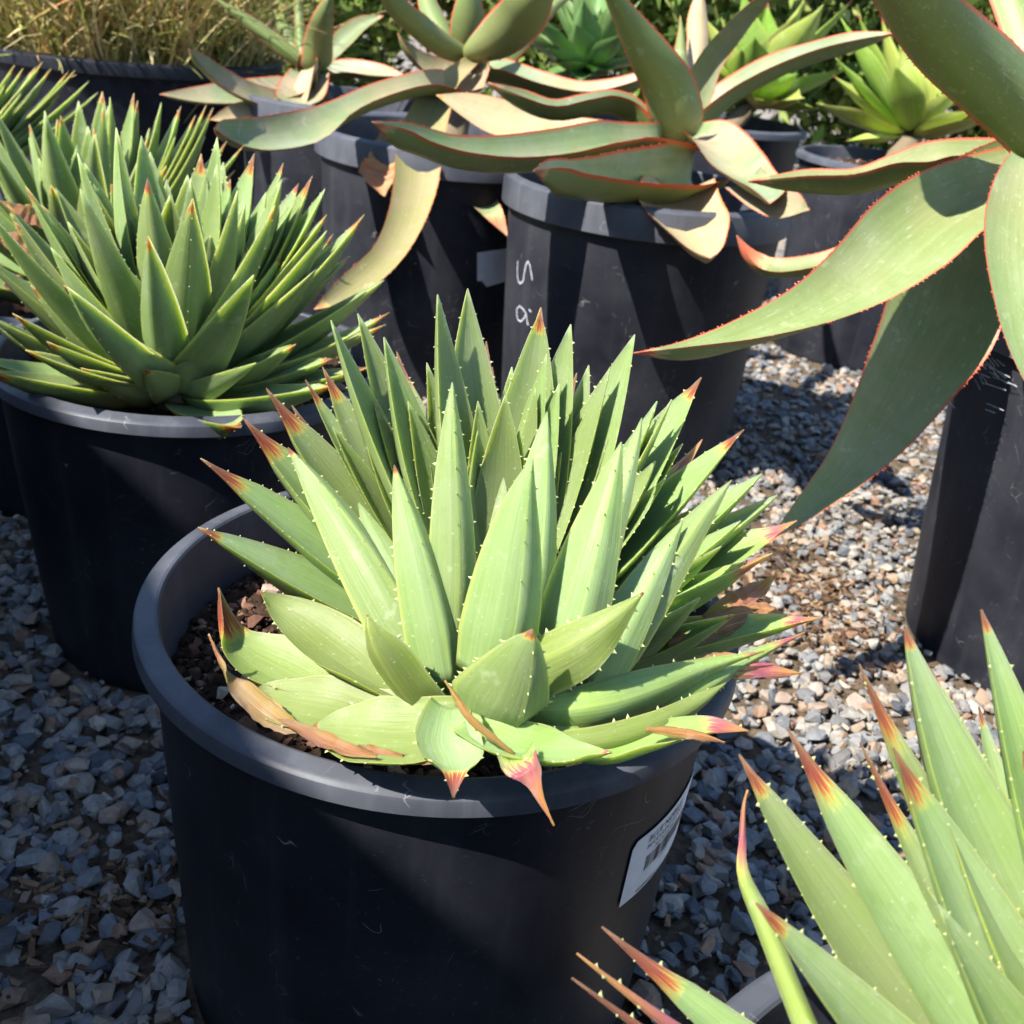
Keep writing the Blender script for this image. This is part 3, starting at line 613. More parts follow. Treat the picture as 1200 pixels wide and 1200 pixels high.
low([(590, 815, 590, 852, .57, 0), (650, 812, 645, 855, .56, 0), (710, 795, 705, 852, .565, 0), (765, 781, 765, 830, .58, 0), (815, 772, 812, 801, .595, 0), (857, 767, 857, 779, .605, 0), (895, 763, .61)], .12, thick=.016, keel=-.2, sag=.15, mat='aloe_purple')
low([(690, 842, 700, 868, .58, 0), (770, 810, 776, 848, .59, 0), (825, 784, 832, 814, .605, 0), (872, 763, 878, 781, .62, 0), (942, 741, .63)], .16, thick=.012, keel=.2, sag=.15, mat='aloe_purple')
low([(640, 858, 640, 884, .555, 0), (700, 850, 700, 884, .557, 0), (760, 835, 760, 868, .565, 0), (810, 815, 812, 838, .58, 0), (850, 800, .59)], .0, thick=.012, sag=.15)
def wither(st, dry=0.9, mat='aloe_purple', red=0.0, sag=0.35, name='dried_leaf', par=None, flip=1, thick=0.0012):
    return ribbon(par or aloe, st, mat=mat, thick=thick, sag=sag, flip=flip, n=30, rag=0.22 if dry > 0.3 else 0.06, red=red, dry=dry, name=name, edgew=0.3, tmat='tooth', undul=0.25)
wither([(352, 852, 356, 860, .57, .0), (325, 832, 332, 858, .575, .003), (300, 812, 304, 838, .585, .004), (272, 790, 278, 808, .595, .003), (256, 764, 260, 772, .60, .002), (245, 742, .60)], dry=.75, red=.3)
wither([(440, 884, 442, 888, .53, .0), (410, 872, 412, 886, .54, .002), (375, 858, 380, 872, .55, .003), (345, 846, 349, 855, .56, .002), (325, 842, .565)], dry=.95)
wither([(470, 884, 474, 890, .535, .0), (440, 874, 440, 890, .54, .002), (425, 872, 426, 884, .545, .002), (416, 874, .545)], dry=1.0)
wither([(520, 889, 520, 895, .53, .0), (480, 884, 480, 896, .535, .002), (440, 882, 440, 893, .54, .002), (420, 872, .54)], dry=.95, red=.4)
wither([(600, 886, 604, 882, .525, .0), (575, 868, 580, 861, .522, .0), (548, 846, 556, 840, .52, .0), (533, 822, 540, 818, .52, .0), (521, 797, .52)], dry=1.0)
wither([(584, 884, 626, 874, .525, .0), (586, 892, 630, 884, .512, .003), (598, 904, 633, 894, .505, .003), (613, 918, 635, 912, .503, .002), (631, 940, 638, 936, .501, .001), (649, 968, .50)], dry=.0, red=0.95)
wither([(755, 852, 758, 858, .545, .0), (790, 852, 795, 865, .55, .002), (820, 858, 822, 868, .55, .002), (849, 870, .55)], dry=1.0)
wither([(780, 752, 784, 760, .66, .0), (820, 728, 830, 756, .68, .004), (855, 712, 862, 744, .69, .006), (885, 706, 892, 736, .70, .004), (908, 712, 910, 730, .70, .003), (922, 724, .70)], dry=.95)
wither([(822, 722, 828, 730, .70, .0), (855, 694, 868, 716, .71, .004), (885, 682, 894, 698, .72, .004), (911, 673, .72)], dry=.6, red=.9)
wither([(812, 786, 815, 794, .61, .0), (850, 776, 852, 796, .615, .003), (885, 775, 888, 795, .62, .003), (915, 781, 915, 794, .62, .002), (938, 789, .62)], dry=.0, red=.8)
wither([(720, 822, 724, 830, .58, .0), (765, 790, 776, 822, .60, .004), (810, 770, 820, 798, .62, .004), (845, 764, 848, 776, .63, .002), (862, 766, .63)], dry=.85)

# ---- the aloes of the same kind around it
def aloe_from_tips(key, label, off, L, hw, tips, seed, soil=0.04, extra=0, n=18, ring=0):
    x, y, z0 = POTS[key][:3]; O = V((x + off[0], y + off[1], z0 - 0.022)); rs_ = random.Random(seed)
    p = empty('aloe_plant', O, label, 'aloe', grp_aloe); core_mesh(p, O, 0.034, 0.03)
    for tp in tips:
        kw = dict(red=0.03 if rs_.random() < 0.35 else 0, bend=rs_.uniform(0.12, 0.24))
        x_, y_ = tp[0], tp[1]; sd_ = tp[2] if len(tp) > 2 else 0.0; LL = L * (tp[3] if len(tp) > 3 else 1); ww = hw * (tp[4] if len(tp) > 4 else 1)
        if len(tp) > 5: kw.update(tp[5])
        if sd_ < 0 and key != 'F': sd_ *= 0.4 if y_ < 345 else 0.7
        spike(p, O + Z * 0.005, sphere_tip(x_, y_, O + Z * 0.005, LL, sd_), ww, rs=rs_, n=n, **kw)
    for i in range(extra):                                         # inner and far leaves that close the rosette
        a = i * 2.39996 + seed; k = (i + 0.5) / extra; el = rad(38 + 44 * k); LL = L * rs_.uniform(0.82, 1.0)
        spike(p, O, O + V((math.cos(a) * math.cos(el), math.sin(a) * math.cos(el), math.sin(el))) * LL, hw * rs_.uniform(0.8, 1), rs=rs_, red=rs_.choice((0, 0, 0.05, 0.08)), n=14, bend=0.2)
    for i in range(ring):                                          # lowest leaves lie over the rim
        a = i * 2 * math.pi / ring + rs_.uniform(-.12, .12); el = rad(rs_.uniform(10, 20)); LL = L * rs_.uniform(0.7, 0.84)
        if math.radians(-135) < math.atan2(math.sin(a), math.cos(a)) < math.radians(-60): continue
        spike(p, O, O + V((math.cos(a) * math.cos(el), math.sin(a) * math.cos(el), math.sin(el))) * LL, hw * rs_.uniform(0.85, 1.1), rs=rs_, red=rs_.choice((0.05, 0.1, 0.2)), n=14, bend=0.15)
    return p
R_ = dict(red=.08)
aloe_from_tips('P2', 'spiky green aloe behind and left of the barcode-stickered pot', (0.005, -0.07), 0.25, 0.0275, [
 (9, 240, .2), (49, 240, .0), (99, 191, .2), (101, 210, -.2), (139, 195, .0), (165, 229, -.4), (176, 178, .3), (199, 229, -.5, .95), (236, 180, .4, 1, 1, R_), (247, 276, -.85, .95, 1.15),
 (287, 240, -.6, 1, 1.1), (298, 180, .5, 1, 1, R_), (332, 191, .3, 1, 1, dict(red=.05)), (366, 206, .2, 1, 1.1, R_), (381, 221, .0), (383, 251, -.4), (427, 251, .1, 1, 1.0, R_), (371, 315, -.7, 1, 1.1),
 (450, 328, -.1, 1.02, 1), (146, 311, -.9, .95, 1.05), (75, 334, -.9, 1, 1), (120, 270, -.6), (347, 403, -.85, .8, 1, R_), (238, 414, -.8, .70, 1.1, R_), (172, 433, -.9, .66, .9, R_), (94, 431, -.8, .75, .9, R_), (390, 420, -.7, .8, .9, R_), (55, 400, -.8, .85, 1, R_), (130, 380, -.9, .8, 1.1),
 (15, 367, -.8, .95, .8, R_), (-12, 371, -.5, .95, 1), (452, 380, -.5, .95, .8, R_), (456, 366, -.2, 1, .8, R_), (36, 334, -.4, .95, 1, R_), (270, 210, .0, .95), (312, 225, .1, .95), (345, 235, .0, .95), (220, 205, .1, .95), (65, 220, .5),
 (-20, 300, .0, 1, 1), (290, 290, -.7, .9, .8), (328, 300, -.5, .95, .8), (410, 300, .3, .95, .9), (190, 260, -.5, .9, .9), (60, 290, -.5, 1, 1), (30, 410, -1, .9, .8, R_), (300, 425, -1, .8, .8), (150, 250, -.3), (215, 250, -.3), (255, 225, -.1), (80, 260, -.2), (320, 262, -.3), (110, 240, .0), (185, 212, .3), (262, 190, .5), (350, 215, .5), (130, 215, .4)], 21, extra=26, ring=13)
aloe_from_tips('P3', 'spiky green aloe whose low leaves have shrivelled maroon, in the shorter pot', (0.02, 0.02), 0.26, 0.026, [
 (157, 109, .2, 1, 1, R_), (189, 120, .1), (212, 124, .4), (229, 135, .2, 1, 1, R_), (242, 122, .5, 1, .9, R_), (250, 126, .3), (266, 165, .0), (285, 171, .2, 1, .9), (92, 118, .3), (141, 163, -.2, 1, 1, R_),
 (34, 161, .1), (71, 135, .0), (120, 107, .5), (127, 124, .1), (55, 148, .4), (110, 150, -.2), (175, 150, -.2), (205, 160, -.3), (-10, 190, .2), (20, 210, -.3), (240, 160, .0), (90, 170, -.5), (150, 175, -.4), (8, 180, .5), (-30, 220, -.2),
 (46, 185, -.4, 1, 1), (12, 250, -.8), (60, 230, -.8), (275, 200, .1, 1, 1, R_)], 33, extra=24, n=14, ring=8)
aloe_from_tips('P4', 'spiky green aloe with dark red tips beside the large reed pot', (0.0, 0.0), 0.26, 0.026, [
 (17, 76, .3, 1, 1, R_), (27, 80, .0, 1, .9, R_), (42, 78, .2, 1, 1, R_), (50, 72, .5, 1, .9, R_), (60, 80, .1, 1, .8, R_), (80, 84, .2, 1, .9, R_), (88, 82, .5, 1, .9, R_), (-5, 85, .1, 1, 1, R_), (5, 100, -.3), (36, 110, -.4), (70, 112, -.4), (60, 120, -.5), (104, 95, .3, 1, .8), (115, 108, .1, 1, .8)], 41, extra=22, n=14)
wt = bpy.data.objects['aloe_plant.002']
for k, (a, b, c_) in enumerate([((0, 235), (60, 262), (25, 300)), ((-20, 262), (52, 300), (5, 290)), ((-10, 305), (40, 352), (20, 330))]):
    wither([(b[0], b[1] - 12, b[0] + 6, b[1] + 10, 1.30, .0), ((a[0] + b[0]) / 2, (a[1] + b[1]) / 2 - 9, (a[0] + b[0]) / 2, (a[1] + b[1]) / 2 + 12, 1.28, .004), (a[0], a[1], 1.27)], dry=.8, red=.9, par=wt)
aloe_from_tips('F', 'spiky green aloe with long red-brown tips in the plain-rimmed pot', (0.02, 0.01), 0.27, 0.028, [
 (866, 884, .1, .98, .80, dict(red=.07)), (922, 852, .25, 1, .85, dict(red=.14)), (1007, 778, .4, 1, .7, dict(red=.14)), (1008, 870, .2, .95, .45, dict(red=.18)), (1047, 876, -.2, 1.0, 1.05, dict(red=.10)), (1060, 733, .35, 1.05, 1.05, dict(red=.03)),
 (1090, 783, .6, 1, .8, dict(red=.02)), (1150, 714, .5, 1.05, .9, dict(red=.02)), (1147, 828, .7, .95, .6, dict(red=.04)), (886, 1058, -.45, .95, .95, dict(red=.06)), (705, 1086, -.1, 1, .6, dict(red=.17)), (676, 1117, -.3, 1.0, .42, dict(red=.30, mat='aloe_purple')),
 (670, 1146, -.4, 1.0, .35, dict(red=.3)), (1215, 700, .5, 1.05, 1), (1250, 800, .2, 1, 1), (1200, 880, -.2, 1, 1), (1130, 930, .1, .9, .7), (1300, 760, .4, 1, 1), (1100, 1060, -.4, .9, 1)], 55, extra=6, n=24)
fp = bpy.data.objects['aloe_plant.004']
ribbon(fp, [(935, 1220, 965, 1215, .40, 0), (912, 1160, 938, 1152, .42, 0), (884, 1085, 905, 1072, .445, 0), (866, 1035, 878, 1022, .465, 0), (866, 990, 874, 985, .485, 0), (869, 945, 874, 945, .49, 0), (876, 925, .49)], mat='aloe_purple', thick=.002, sag=.5, n=22, red=.55, teeth=None, name='leaf', edgew=.3, tmat='tooth')

def copy_tree(o, loc, label):
    c = o.copy(); col.objects.link(c); c.location = loc; c['label'] = label
    for ch in list(o.children):
        d = ch.copy(); col.objects.link(d); d.parent = c; d.matrix_local = ch.matrix_local.copy()
        for g_ in list(ch.children): e_ = g_.copy(); col.objects.link(e_); e_.parent = d; e_.matrix_local = g_.matrix_local.copy()
    return c
bpy.context.view_layer.update()
p2 = bpy.data.objects['aloe_plant.001']; dlt = p2.location - pot['P2'].location
for k, (x, y) in enumerate([(-0.79, 0.93), (-0.66, 0.47)]):  # potted aloe copies added out of view to deepen shade on the left gravel
    c = copy_tree(pot['P2'], V((x, y, 0)), ('unseen wide black pot added for shade by the end post of the timber fence', 'unseen wide black pot added for shade by the middle of the timber fence')[k]); c.rotation_euler.z = 1.3 + k
    c = copy_tree(p2, V((x, y, 0)) + dlt, ('unseen spiky green aloe added for shade by the end post of the timber fence', 'unseen spiky green aloe added for shade by the middle of the timber fence')[k]); c.rotation_euler.z = 2.1 + k

# ------------------------------------------------------------------ broad-leaved aloes
CROWN = {}
grp_broad = 'broad grey-green aloes in tall pots'
def crown(label, x, y, d, key):
    p0 = at(x, y, d); px_, py_, z0 = POTS[key][:3]
    e = empty('broad_aloe_plant', p0, label, 'aloe', grp_broad)
    b = V((px_, py_, z0 - 0.07)); n = 8; vs_, fs = [], []            # leaning stem from the soil to the crown
    for i in range(n):
        k = i / (n - 1); c = b.lerp(p0 - Z * 0.012, k) - p0; r_ = (0.032 + 0.006 * math.sin(k * 9)) * (1 - 0.75 * k ** 4)
        for j in range(14): a = j * 2 * math.pi / 14; vs_.append(c + V((math.cos(a) * r_, math.sin(a) * r_, 0)))
    for i in range(n - 1):
        for j in range(14): j2 = (j + 1) % 14; fs.append((i * 14 + j, i * 14 + j2, i * 14 + 14 + j2, i * 14 + 14 + j))
    fs.append(tuple((n - 1) * 14 + j for j in range(14)))
    link('stem', pyd('stem', vs_, fs), M['stem'], e); CROWN[e.name] = (x, y - 8, d)
    return e
def dep(st, d0, d1, dd):
    """spread depth from d0 at the base to d1 at the tip"""
    out = []; n = len(st) - 1
    for i, s in enumerate(st):
        d = d0 + (d1 - d0) * i / n
        out.append((s[0], s[1], d) if len(s) == 2 else (*s, d, dd * (1 - 0.5 * i / n)))
    return out
pC = crown('broad grey-green aloe with red leaf margins in the chalk-marked pot', 800, 165, 1.71, 'C')
def join(p, st, d0):
    cx, cy, cd_ = CROWN[p.name]; a = st[0]; mx_, my_ = (a[0] + a[2]) / 2, (a[1] + a[3]) / 2
    if (mx_ - cx) ** 2 + (my_ - cy) ** 2 < 64: return st
    return [(cx + (a[0] - mx_) * .55, cy + (a[1] - my_) * .55, cx + (a[2] - mx_) * .55, cy + (a[3] - my_) * .55)] + st
def leafC(p, st, d0, d1, dd, **k):
    if k.pop('j', 1): st = join(p, st, d0)
    k.setdefault('teeth', (0.0022, 0.011, 0.05)); k.setdefault('thick', 0.012); return ribbon(p, dep(st, d0, d1, dd), rs=rs, **k)
leafC(pC, [(785, 146, 795, 165), (745, 145, 748, 158), (712, 142, 715, 165), (662, 151, 660, 178), (600, 159, 600, 183), (542, 160, 545, 177), (500, 150, 500, 163), (468, 145, 470, 150), (436, 142)], 1.62, 1.30, .03, sag=1.05)
leafC(pC, [(840, 175, 835, 200), (800, 171, 805, 213), (752, 178, 755, 212), (715, 187, 715, 206), (685, 191, 685, 201), (655, 190, 655, 196), (625, 199)], 1.58, 1.30, .03, j=0, sag=1.5, red=.08)
leafC(pC, [(760, 205, 835, 200), (748, 232, 846, 234), (768, 258, 854, 252), (795, 283, 848, 280), (815, 296, 840, 294), (832, 302)], 1.56, 1.33, -.01, j=0, sag=.5, mat='coral_pink', flip=1)
leafC(pC, [(792, 158, 815, 146), (803, 153, 848, 141), (819, 168, 870, 154), (837, 192, 884, 172), (858, 208, 897, 191), (882, 222, 914, 214), (902, 238)], 1.68, 1.38, -.022, j=0, sag=.5, flip=1)
leafC(pC, [(850, 220, 890, 195), (880, 244, 912, 216), (912, 256, 935, 226), (948, 246)], 1.50, 1.36, .0, j=0, sag=.35, flip=1, mat='coral')
leafC(pC, [(765, 145, 825, 135), (752, 100, 812, 97), (737, 67, 787, 63), (722, 30, 757, 28), (708, -5, 728, -5), (697, -40)], 1.66, 1.42, .0, sag=.35, flip=1)
leafC(pC, [(790, 110, 812, 108), (789, 70, 806, 68), (794, 40, 802, 40), (797, 18)], 1.76, 1.80, .0, sag=.4, flip=1)
leafC(pC, [(800, 100, 826, 98), (805, 55, 830, 50), (806, 20, 829, 20), (822, -25)], 1.80, 1.86, .0, sag=.3, mat='coral_pink')
leafC(pC, [(803, 100, 824, 132), (822, 62, 844, 82), (850, 30, 870, 44), (880, 2, 893, 12), (915, -20)], 1.72, 1.55, -.01, sag=.45, flip=-1)
leafC(pC, [(812, 122, 812, 140), (845, 95, 850, 108), (900, 64, 900, 80), (950, 49, 950, 60), (1000, 37, 1000, 47), (1049, 38)], 1.72, 1.66, .03, sag=.75, flip=-1)
leafC(pC, [(770, 135, 778, 150), (745, 113, 748, 122), (718, 105, 718, 112), (687, 109, 687, 117), (650, 116, 650, 124), (615, 105, 612, 113), (571, 96)], 1.71, 1.62, .03, sag=.85)
leafC(pC, [(700, 140, 690, 160), (640, 132, 630, 160), (590, 116, 580, 158), (548, 108, 545, 138), (511, 111)], 1.80, 1.74, .02, sag=.2, mat='coral_pink')
pB = crown('broad grey aloe with upright wavy-edged leaves in the torn-label pot', 553, 78, 1.98, 'B')
leafC(pB, [(540, 82, 545, 105), (500, 84, 500, 98), (450, 95, 450, 111), (400, 115, 400, 134), (358, 130, 358, 165), (310, 140, 310, 173), (275, 145, 275, 166), (251, 150)], 1.90, 1.52, .03, sag=.6, mat='coral')
leafC(pB, [(500, 100, 535, 100), (482, 125, 528, 130), (466, 160, 518, 172), (464, 200, 512, 220), (456, 248, 494, 268), (437, 290, 468, 308), (405, 320, 432, 340), (385, 340, 402, 356), (368, 362)], 1.88, 1.55, .0, sag=.35, mat='coral_yellow', flip=1)
leafC(pB, [(525, 175, 562, 175), (542, 222, 578, 225), (566, 250, 590, 250), (595, 277)], 1.86, 1.76, .0, j=0, sag=.3, mat='coral', red=.4)
wither([(450, 150, 480, 165, 1.80, 0), (432, 180, 464, 195, 1.76, 0), (426, 192, 462, 215, 1.75, 0), (450, 230, 1.74)], dry=.35, red=.9, mat='coral_pink', par=pB)
wither([(505, 180, 548, 180, 1.9, 0), (505, 225, 548, 225, 1.88, 0), (512, 258, 545, 250, 1.86, 0), (528, 262, 1.86)], dry=.7, mat='coral_pink', par=pB)
leafC(pB, [(545, 52, 556, 72), (560, 32, 600, 60), (580, 12, 634, 33), (602, -12, 650, 0), (660, -55)], 1.95, 1.68, .0, sag=.35, flip=1)
leafC(pB, [(556, 60, 548, 76), (525, 40, 512, 65), (500, 20, 476, 36), (477, 3, 450, 8), (436, -34)], 1.93, 1.68, .0, sag=.4, flip=-1)
leafC(pB, [(530, 60, 568, 60), (529, 20, 569, 20), (552, -45)], 2.02, 1.86, .0, sag=.3, flip=1)
leafC(pB, [(540, 60, 522, 60), (522, 22, 496, 26), (505, -10, 488, -8), (485, -45)], 2.05, 2.14, .0, sag=.3, flip=-1)
leafC(pB, [(558, 74, 552, 94), (520, 68, 520, 92), (495, 60, 500, 84), (478, 48, 484, 66), (466, 38)], 1.96, 1.84, .01, sag=.4)
leafC(pB, [(556, 66, 552, 78), (590, 68, 590, 82), (632, 82, 636, 98), (675, 94, 680, 107), (712, 92, 712, 104), (748, 84, 748, 93), (775, 76)], 1.97, 1.93, .03, sag=.7, flip=-1)
leafC(pB, [(560, 70, 600, 66), (600, 30, 632, 40), (640, 5, 655, 10), (690, -20)], 2.1, 2.2, 0, sag=.3)
pA = crown('small grey aloe with splayed leaves next to the dry reeds', 362, 84, 2.33, 'A')
leafC(pA, [(368, 72, 362, 88), (345, 55, 330, 67), (312, 30, 300, 43), (280, 11, 272, 19), (248, -5)], 2.31, 2.25, .0, sag=.4, flip=-1, mat='coral')
leafC(pA, [(345, 105, 348, 132), (300, 98, 305, 122), (265, 80, 268, 105), (240, 65, 240, 82), (221, 57)], 2.26, 2.02, .02, sag=.5)
leafC(pA, [(340, 86, 345, 110), (280, 93, 290, 120), (230, 102, 235, 120), (187, 110)], 2.28, 2.1, .03, sag=.35)
leafC(pA, [(335, 116, 338, 140), (285, 120, 288, 146), (246, 140)], 2.24, 2.1, .02, sag=.3, mat='coral_pink')
leafC(pA, [(353, 75, 388, 72), (357, 45, 390, 45), (367, 20, 391, 18), (391, -18)], 2.33, 2.12, .0, sag=.35)
leafC(pA, [(378, 60, 386, 74), (395, 35, 409, 54), (415, 22, 429, 34), (449, 18)], 2.34, 2.3, .01, sag=.4, flip=-1)
leafC(pA, [(340, 80, 386, 82), (325, 100, 384, 102), (327, 114, 376, 118), (350, 127)], 2.27, 2.12, .0, sag=.3, flip=1)
leafC(pA, [(368, 76, 370, 90), (405, 69, 405, 84), (445, 75, 442, 89), (476, 89)], 2.32, 2.25, .03, sag=.6, flip=-1)
leafC(pA, [(340, 65, 356, 60), (324, 40, 347, 36), (322, 24)], 2.42, 2.48, .0, sag=.3, flip=1)
leafC(pA, [(347, 60, 360, 58), (345, 20, 356, 20), (346, -15)], 2.38, 2.40, .0, sag=.3)
pD = crown('large green aloe with long drooping red-toothed leaves, in the cobwebbed pot', 1212, 190, 1.17, 'D')
def leafD(st, d0, d1, dd, **k):
    k.setdefault('mat', 'coral_big'); k.setdefault('teeth', (0.0022, 0.0075, 0.02)); k.setdefault('thick', 0.013); k.setdefault('n', 44); st = join(pD, st, d0)
    return ribbon(pD, dep(st, d0, d1, dd), rs=rs, **k)
leafD([(1195, 168, 1245, 215), (1130, 183, 1195, 238), (1080, 202, 1142, 274), (1042, 232, 1092, 317), (994, 285, 1035, 353), (937, 334, 970, 378), (862, 375, 890, 396), (800, 400, 820, 405), (742, 413)], 1.13, .90, .025, sag=.5)
leafD([(1090, 235, 1215, 240), (1062, 295, 1190, 300), (1038, 355, 1172, 385), (1018, 412, 1128, 447), (992, 486, 1076, 502), (966, 540, 1020, 554), (934, 586, 964, 594), (897, 638)], 1.13, 1.09, .0, sag=.35, flip=1)
leafD([(1165, 215, 1262, 225), (1153, 265, 1272, 285), (1161, 325, 1275, 360), (1182, 395, 1268, 430), (1235, 510)], 1.04, .92, .0, sag=.3, flip=1)
leafD([(1180, 168, 1250, 125), (1125, 112, 1205, 82), (1070, 57, 1155, 41), (1035, 8, 1110, 0), (1012, -40, 1075, -45), (1000, -120)], 1.15, .86, .0, sag=.32, flip=1)
leafD([(1195, 120, 1265, 120), (1178, 50, 1250, 60), (1152, -20, 1215, -20), (1110, -110)], 1.24, 1.32, .0, sag=.3, flip=1)
leafD([(1185, 163, 1190, 188), (1122, 162, 1122, 182), (1085, 166, 1085, 190), (1048, 180, 1048, 192), (1000, 197, 1000, 204), (945, 198, 945, 206), (876, 212)], 1.22, 1.28, .03, sag=.85)
leafD([(1130, 235, 1130, 260), (1060, 262, 1060, 282), (1005, 280, 1005, 297), (955, 297, 958, 312), (905, 302, 912, 318), (880, 290, 890, 306), (863, 275)], 1.26, 1.36, .02, sag=.6, red=.25)
leafD([(1220, 180, 1250, 200), (1290, 190, 1300, 240), (1380, 260, 1370, 320), (1440, 380)], 1.16, 1.0, .02, sag=.4)
leafD([(1215, 170, 1250, 190), (1280, 110, 1310, 140), (1350, 40, 1370, 70), (1420, -20)], 1.18, 1.2, .0, sag=.4)

# ------------------------------------------------------------------ agaves behind
grp_ag = 'soft green agaves behind the aloes'
def agave(key, label, crown_px, d, L, hw, tips, mats, seed, extra=12):
    O = at(*crown_px, d); rs_ = random.Random(seed); p = empty('agave_plant', O, label, 'agave', grp_ag)
    px_, py_, z0 = POTS[key][:3]; b = V((px_, py_, z0 - 0.06)) - O
    vs_, fs = [], []
    for i in range(5):
        c = b.lerp(V((0, 0, 0.0)), i / 4)
        for j in range(10): a = j * 2 * math.pi / 10; vs_.append(c + V((math.cos(a), math.sin(a), 0)) * 0.03)
    for i in range(4):
        for j in range(10): j2 = (j + 1) % 10; fs.append((i * 10 + j, i * 10 + j2, i * 10 + 10 + j2, i * 10 + 10 + j))
    link('stem', pyd('stem', vs_, fs), M['stem'], p)
    for tp in tips:
        spike(p, O, sphere_tip(tp[0], tp[1], O, L * (tp[3] if len(tp) > 3 else 1), tp[2] if len(tp) > 2 else 0), hw * (tp[4] if len(tp) > 4 else 1), mat=rs_.choice(mats), prof=prof_agave, teeth=None, thick=.25, chn=.35, red=rs_.choice((0, 0, .05)), bend=.15, n=14, rs=rs_, core=.02, corez=.02)
    for i in range(extra):
        a = i * 2.39996 + seed; k = (i + 0.5) / extra; el = rad(5 + 70 * k)
        spike(p, O, O + V((math.cos(a) * math.cos(el), math.sin(a) * math.cos(el), math.sin(el))) * L * rs_.uniform(.8, 1), hw, mat=rs_.choice(mats), prof=prof_agave, teeth=None, thick=.25, chn=.35, red=0, bend=.18, n=12, rs=rs_, core=.02, corez=.02)
    return p
agave('E', 'yellow-green agave with pale base above the dark grey pot', (1068, 158), 2.45, .25, .046, [(1057, 54, -.4, 1, 1.1), (1009, 40, .2), (975, 87, -.2, 1, .8), (978, 66, .1, 1, .8), (1033, 18, .4), (1147, 128, -.3), (1125, 100, -.3, 1, .9), (985, 20, .5), (1005, 14, .7), (1100, 30, .3), (1085, 60, -.1), (990, 165, -.5, .9, .6), (1130, 60, .3), (960, 120, .1, .9, .6)], ['agave_yellow', 'agave_yellow', 'agave'], 3, 6)
agave('G1', 'bright green broad-leaved agave behind the chalk-marked pot', (882, 118), 2.85, .30, .058, [(937, 12, -.4, 1, 1.1), (900, 2, .2), (868, 57, -.8, .8, 1), (1000, -2, .2, 1.1, .8), (935, 86, -.8, .8, .9), (960, 127, -.5, .9, .7), (910, 122, -.9, .8, .8), (845, 20, .0), (820, 60, .1), (800, 100, .0), (870, -20, .2), (960, 40, .3), (780, 130, -.2)], ['agave', 'agave', 'agave_yellow'], 5, 12)
agave('G0', 'dark glossy green agave between the two broad grey aloes', (690, 78), 2.85, .26, .036, [(660, 0, .1), (675, 27, -.6), (705, 7, -.1), (640, 37, -.1), (620, 50, .2), (650, 72, -.7), (720, 52, -.5), (725, 27, .0), (690, -5, .2), (732, 70, -.2), (715, 84, -.8, .8), (600, 30, .3), (635, 90, -.7, .8), (680, 95, -1, .7)], ['agave_dark'], 8, 16)

# ------------------------------------------------------------------ reeds in the wide tub and far background
def blades(name, n, place, mat, parent, seed, w=0.0028):
    r2 = random.Random(seed); vs_, fs, ti = [], [], []
    for i in range(n):
        b, d, L, curve = place(r2); side = V((r2.gauss(0, 1), r2.gauss(0, 1), 0)).normalized(); t_ = r2.random() ** 0.75; k0 = len(vs_)
        for j in range(6):
            k = j / 5; p = b + d * (L * k) + V((curve.x, curve.y, -abs(curve.z))) * (L * k * k); ww = w * (1 - 0.8 * k)
            vs_ += [p - side * ww, p + side * ww]; ti += [t_, t_]
        for j in range(5): fs.append((k0 + 2 * j, k0 + 2 * j + 1, k0 + 2 * j + 3, k0 + 2 * j + 2))
    me = pyd(name, vs_, fs); a = me.attributes.new('tint', 'FLOAT', 'POINT'); a.data.foreach_set('value', ti)
    o = link(name, me, mat, parent); tag(o, kind='stuff'); return o
rx, ry, rz = POTS['R'][:3]
reed = empty('reed_plant', (rx, ry, rz - 0.05), 'straw-brown dry reeds filling the very wide black tub', 'reeds')
def place_reed(r2):
    a = r2.uniform(0, 6.283); q = 0.30 * math.sqrt(r2.random()); b = V((q * math.cos(a), q * math.sin(a), 0))
    d = V((r2.gauss(0, 0.35) + b.x * 0.8, r2.gauss(0, 0.35) + b.y * 0.8, 1)).normalized()
    return b, d, r2.uniform(0.12, 0.6), V((r2.gauss(0, 0.35), r2.gauss(0, 0.35), r2.uniform(0, 0.5)))
blades('stems', 2600, place_reed, M['straw'], reed, 4)
def place_litter(r2):
    a = r2.uniform(0, 6.283); q = 0.33 * math.sqrt(r2.random()); b = V((q * math.cos(a), q * math.sin(a), 0.01 + r2.random() * 0.28))
    return b, V((r2.gauss(0, 1), r2.gauss(0, 1), r2.gauss(0.2, 0.4))).normalized(), r2.uniform(0.03, 0.14), V((r2.gauss(0, 0.3), r2.gauss(0, 0.3), r2.uniform(0, 0.5)))
blades('dry_bracts', 2400, place_litter, M['straw'], reed, 9, 0.006)

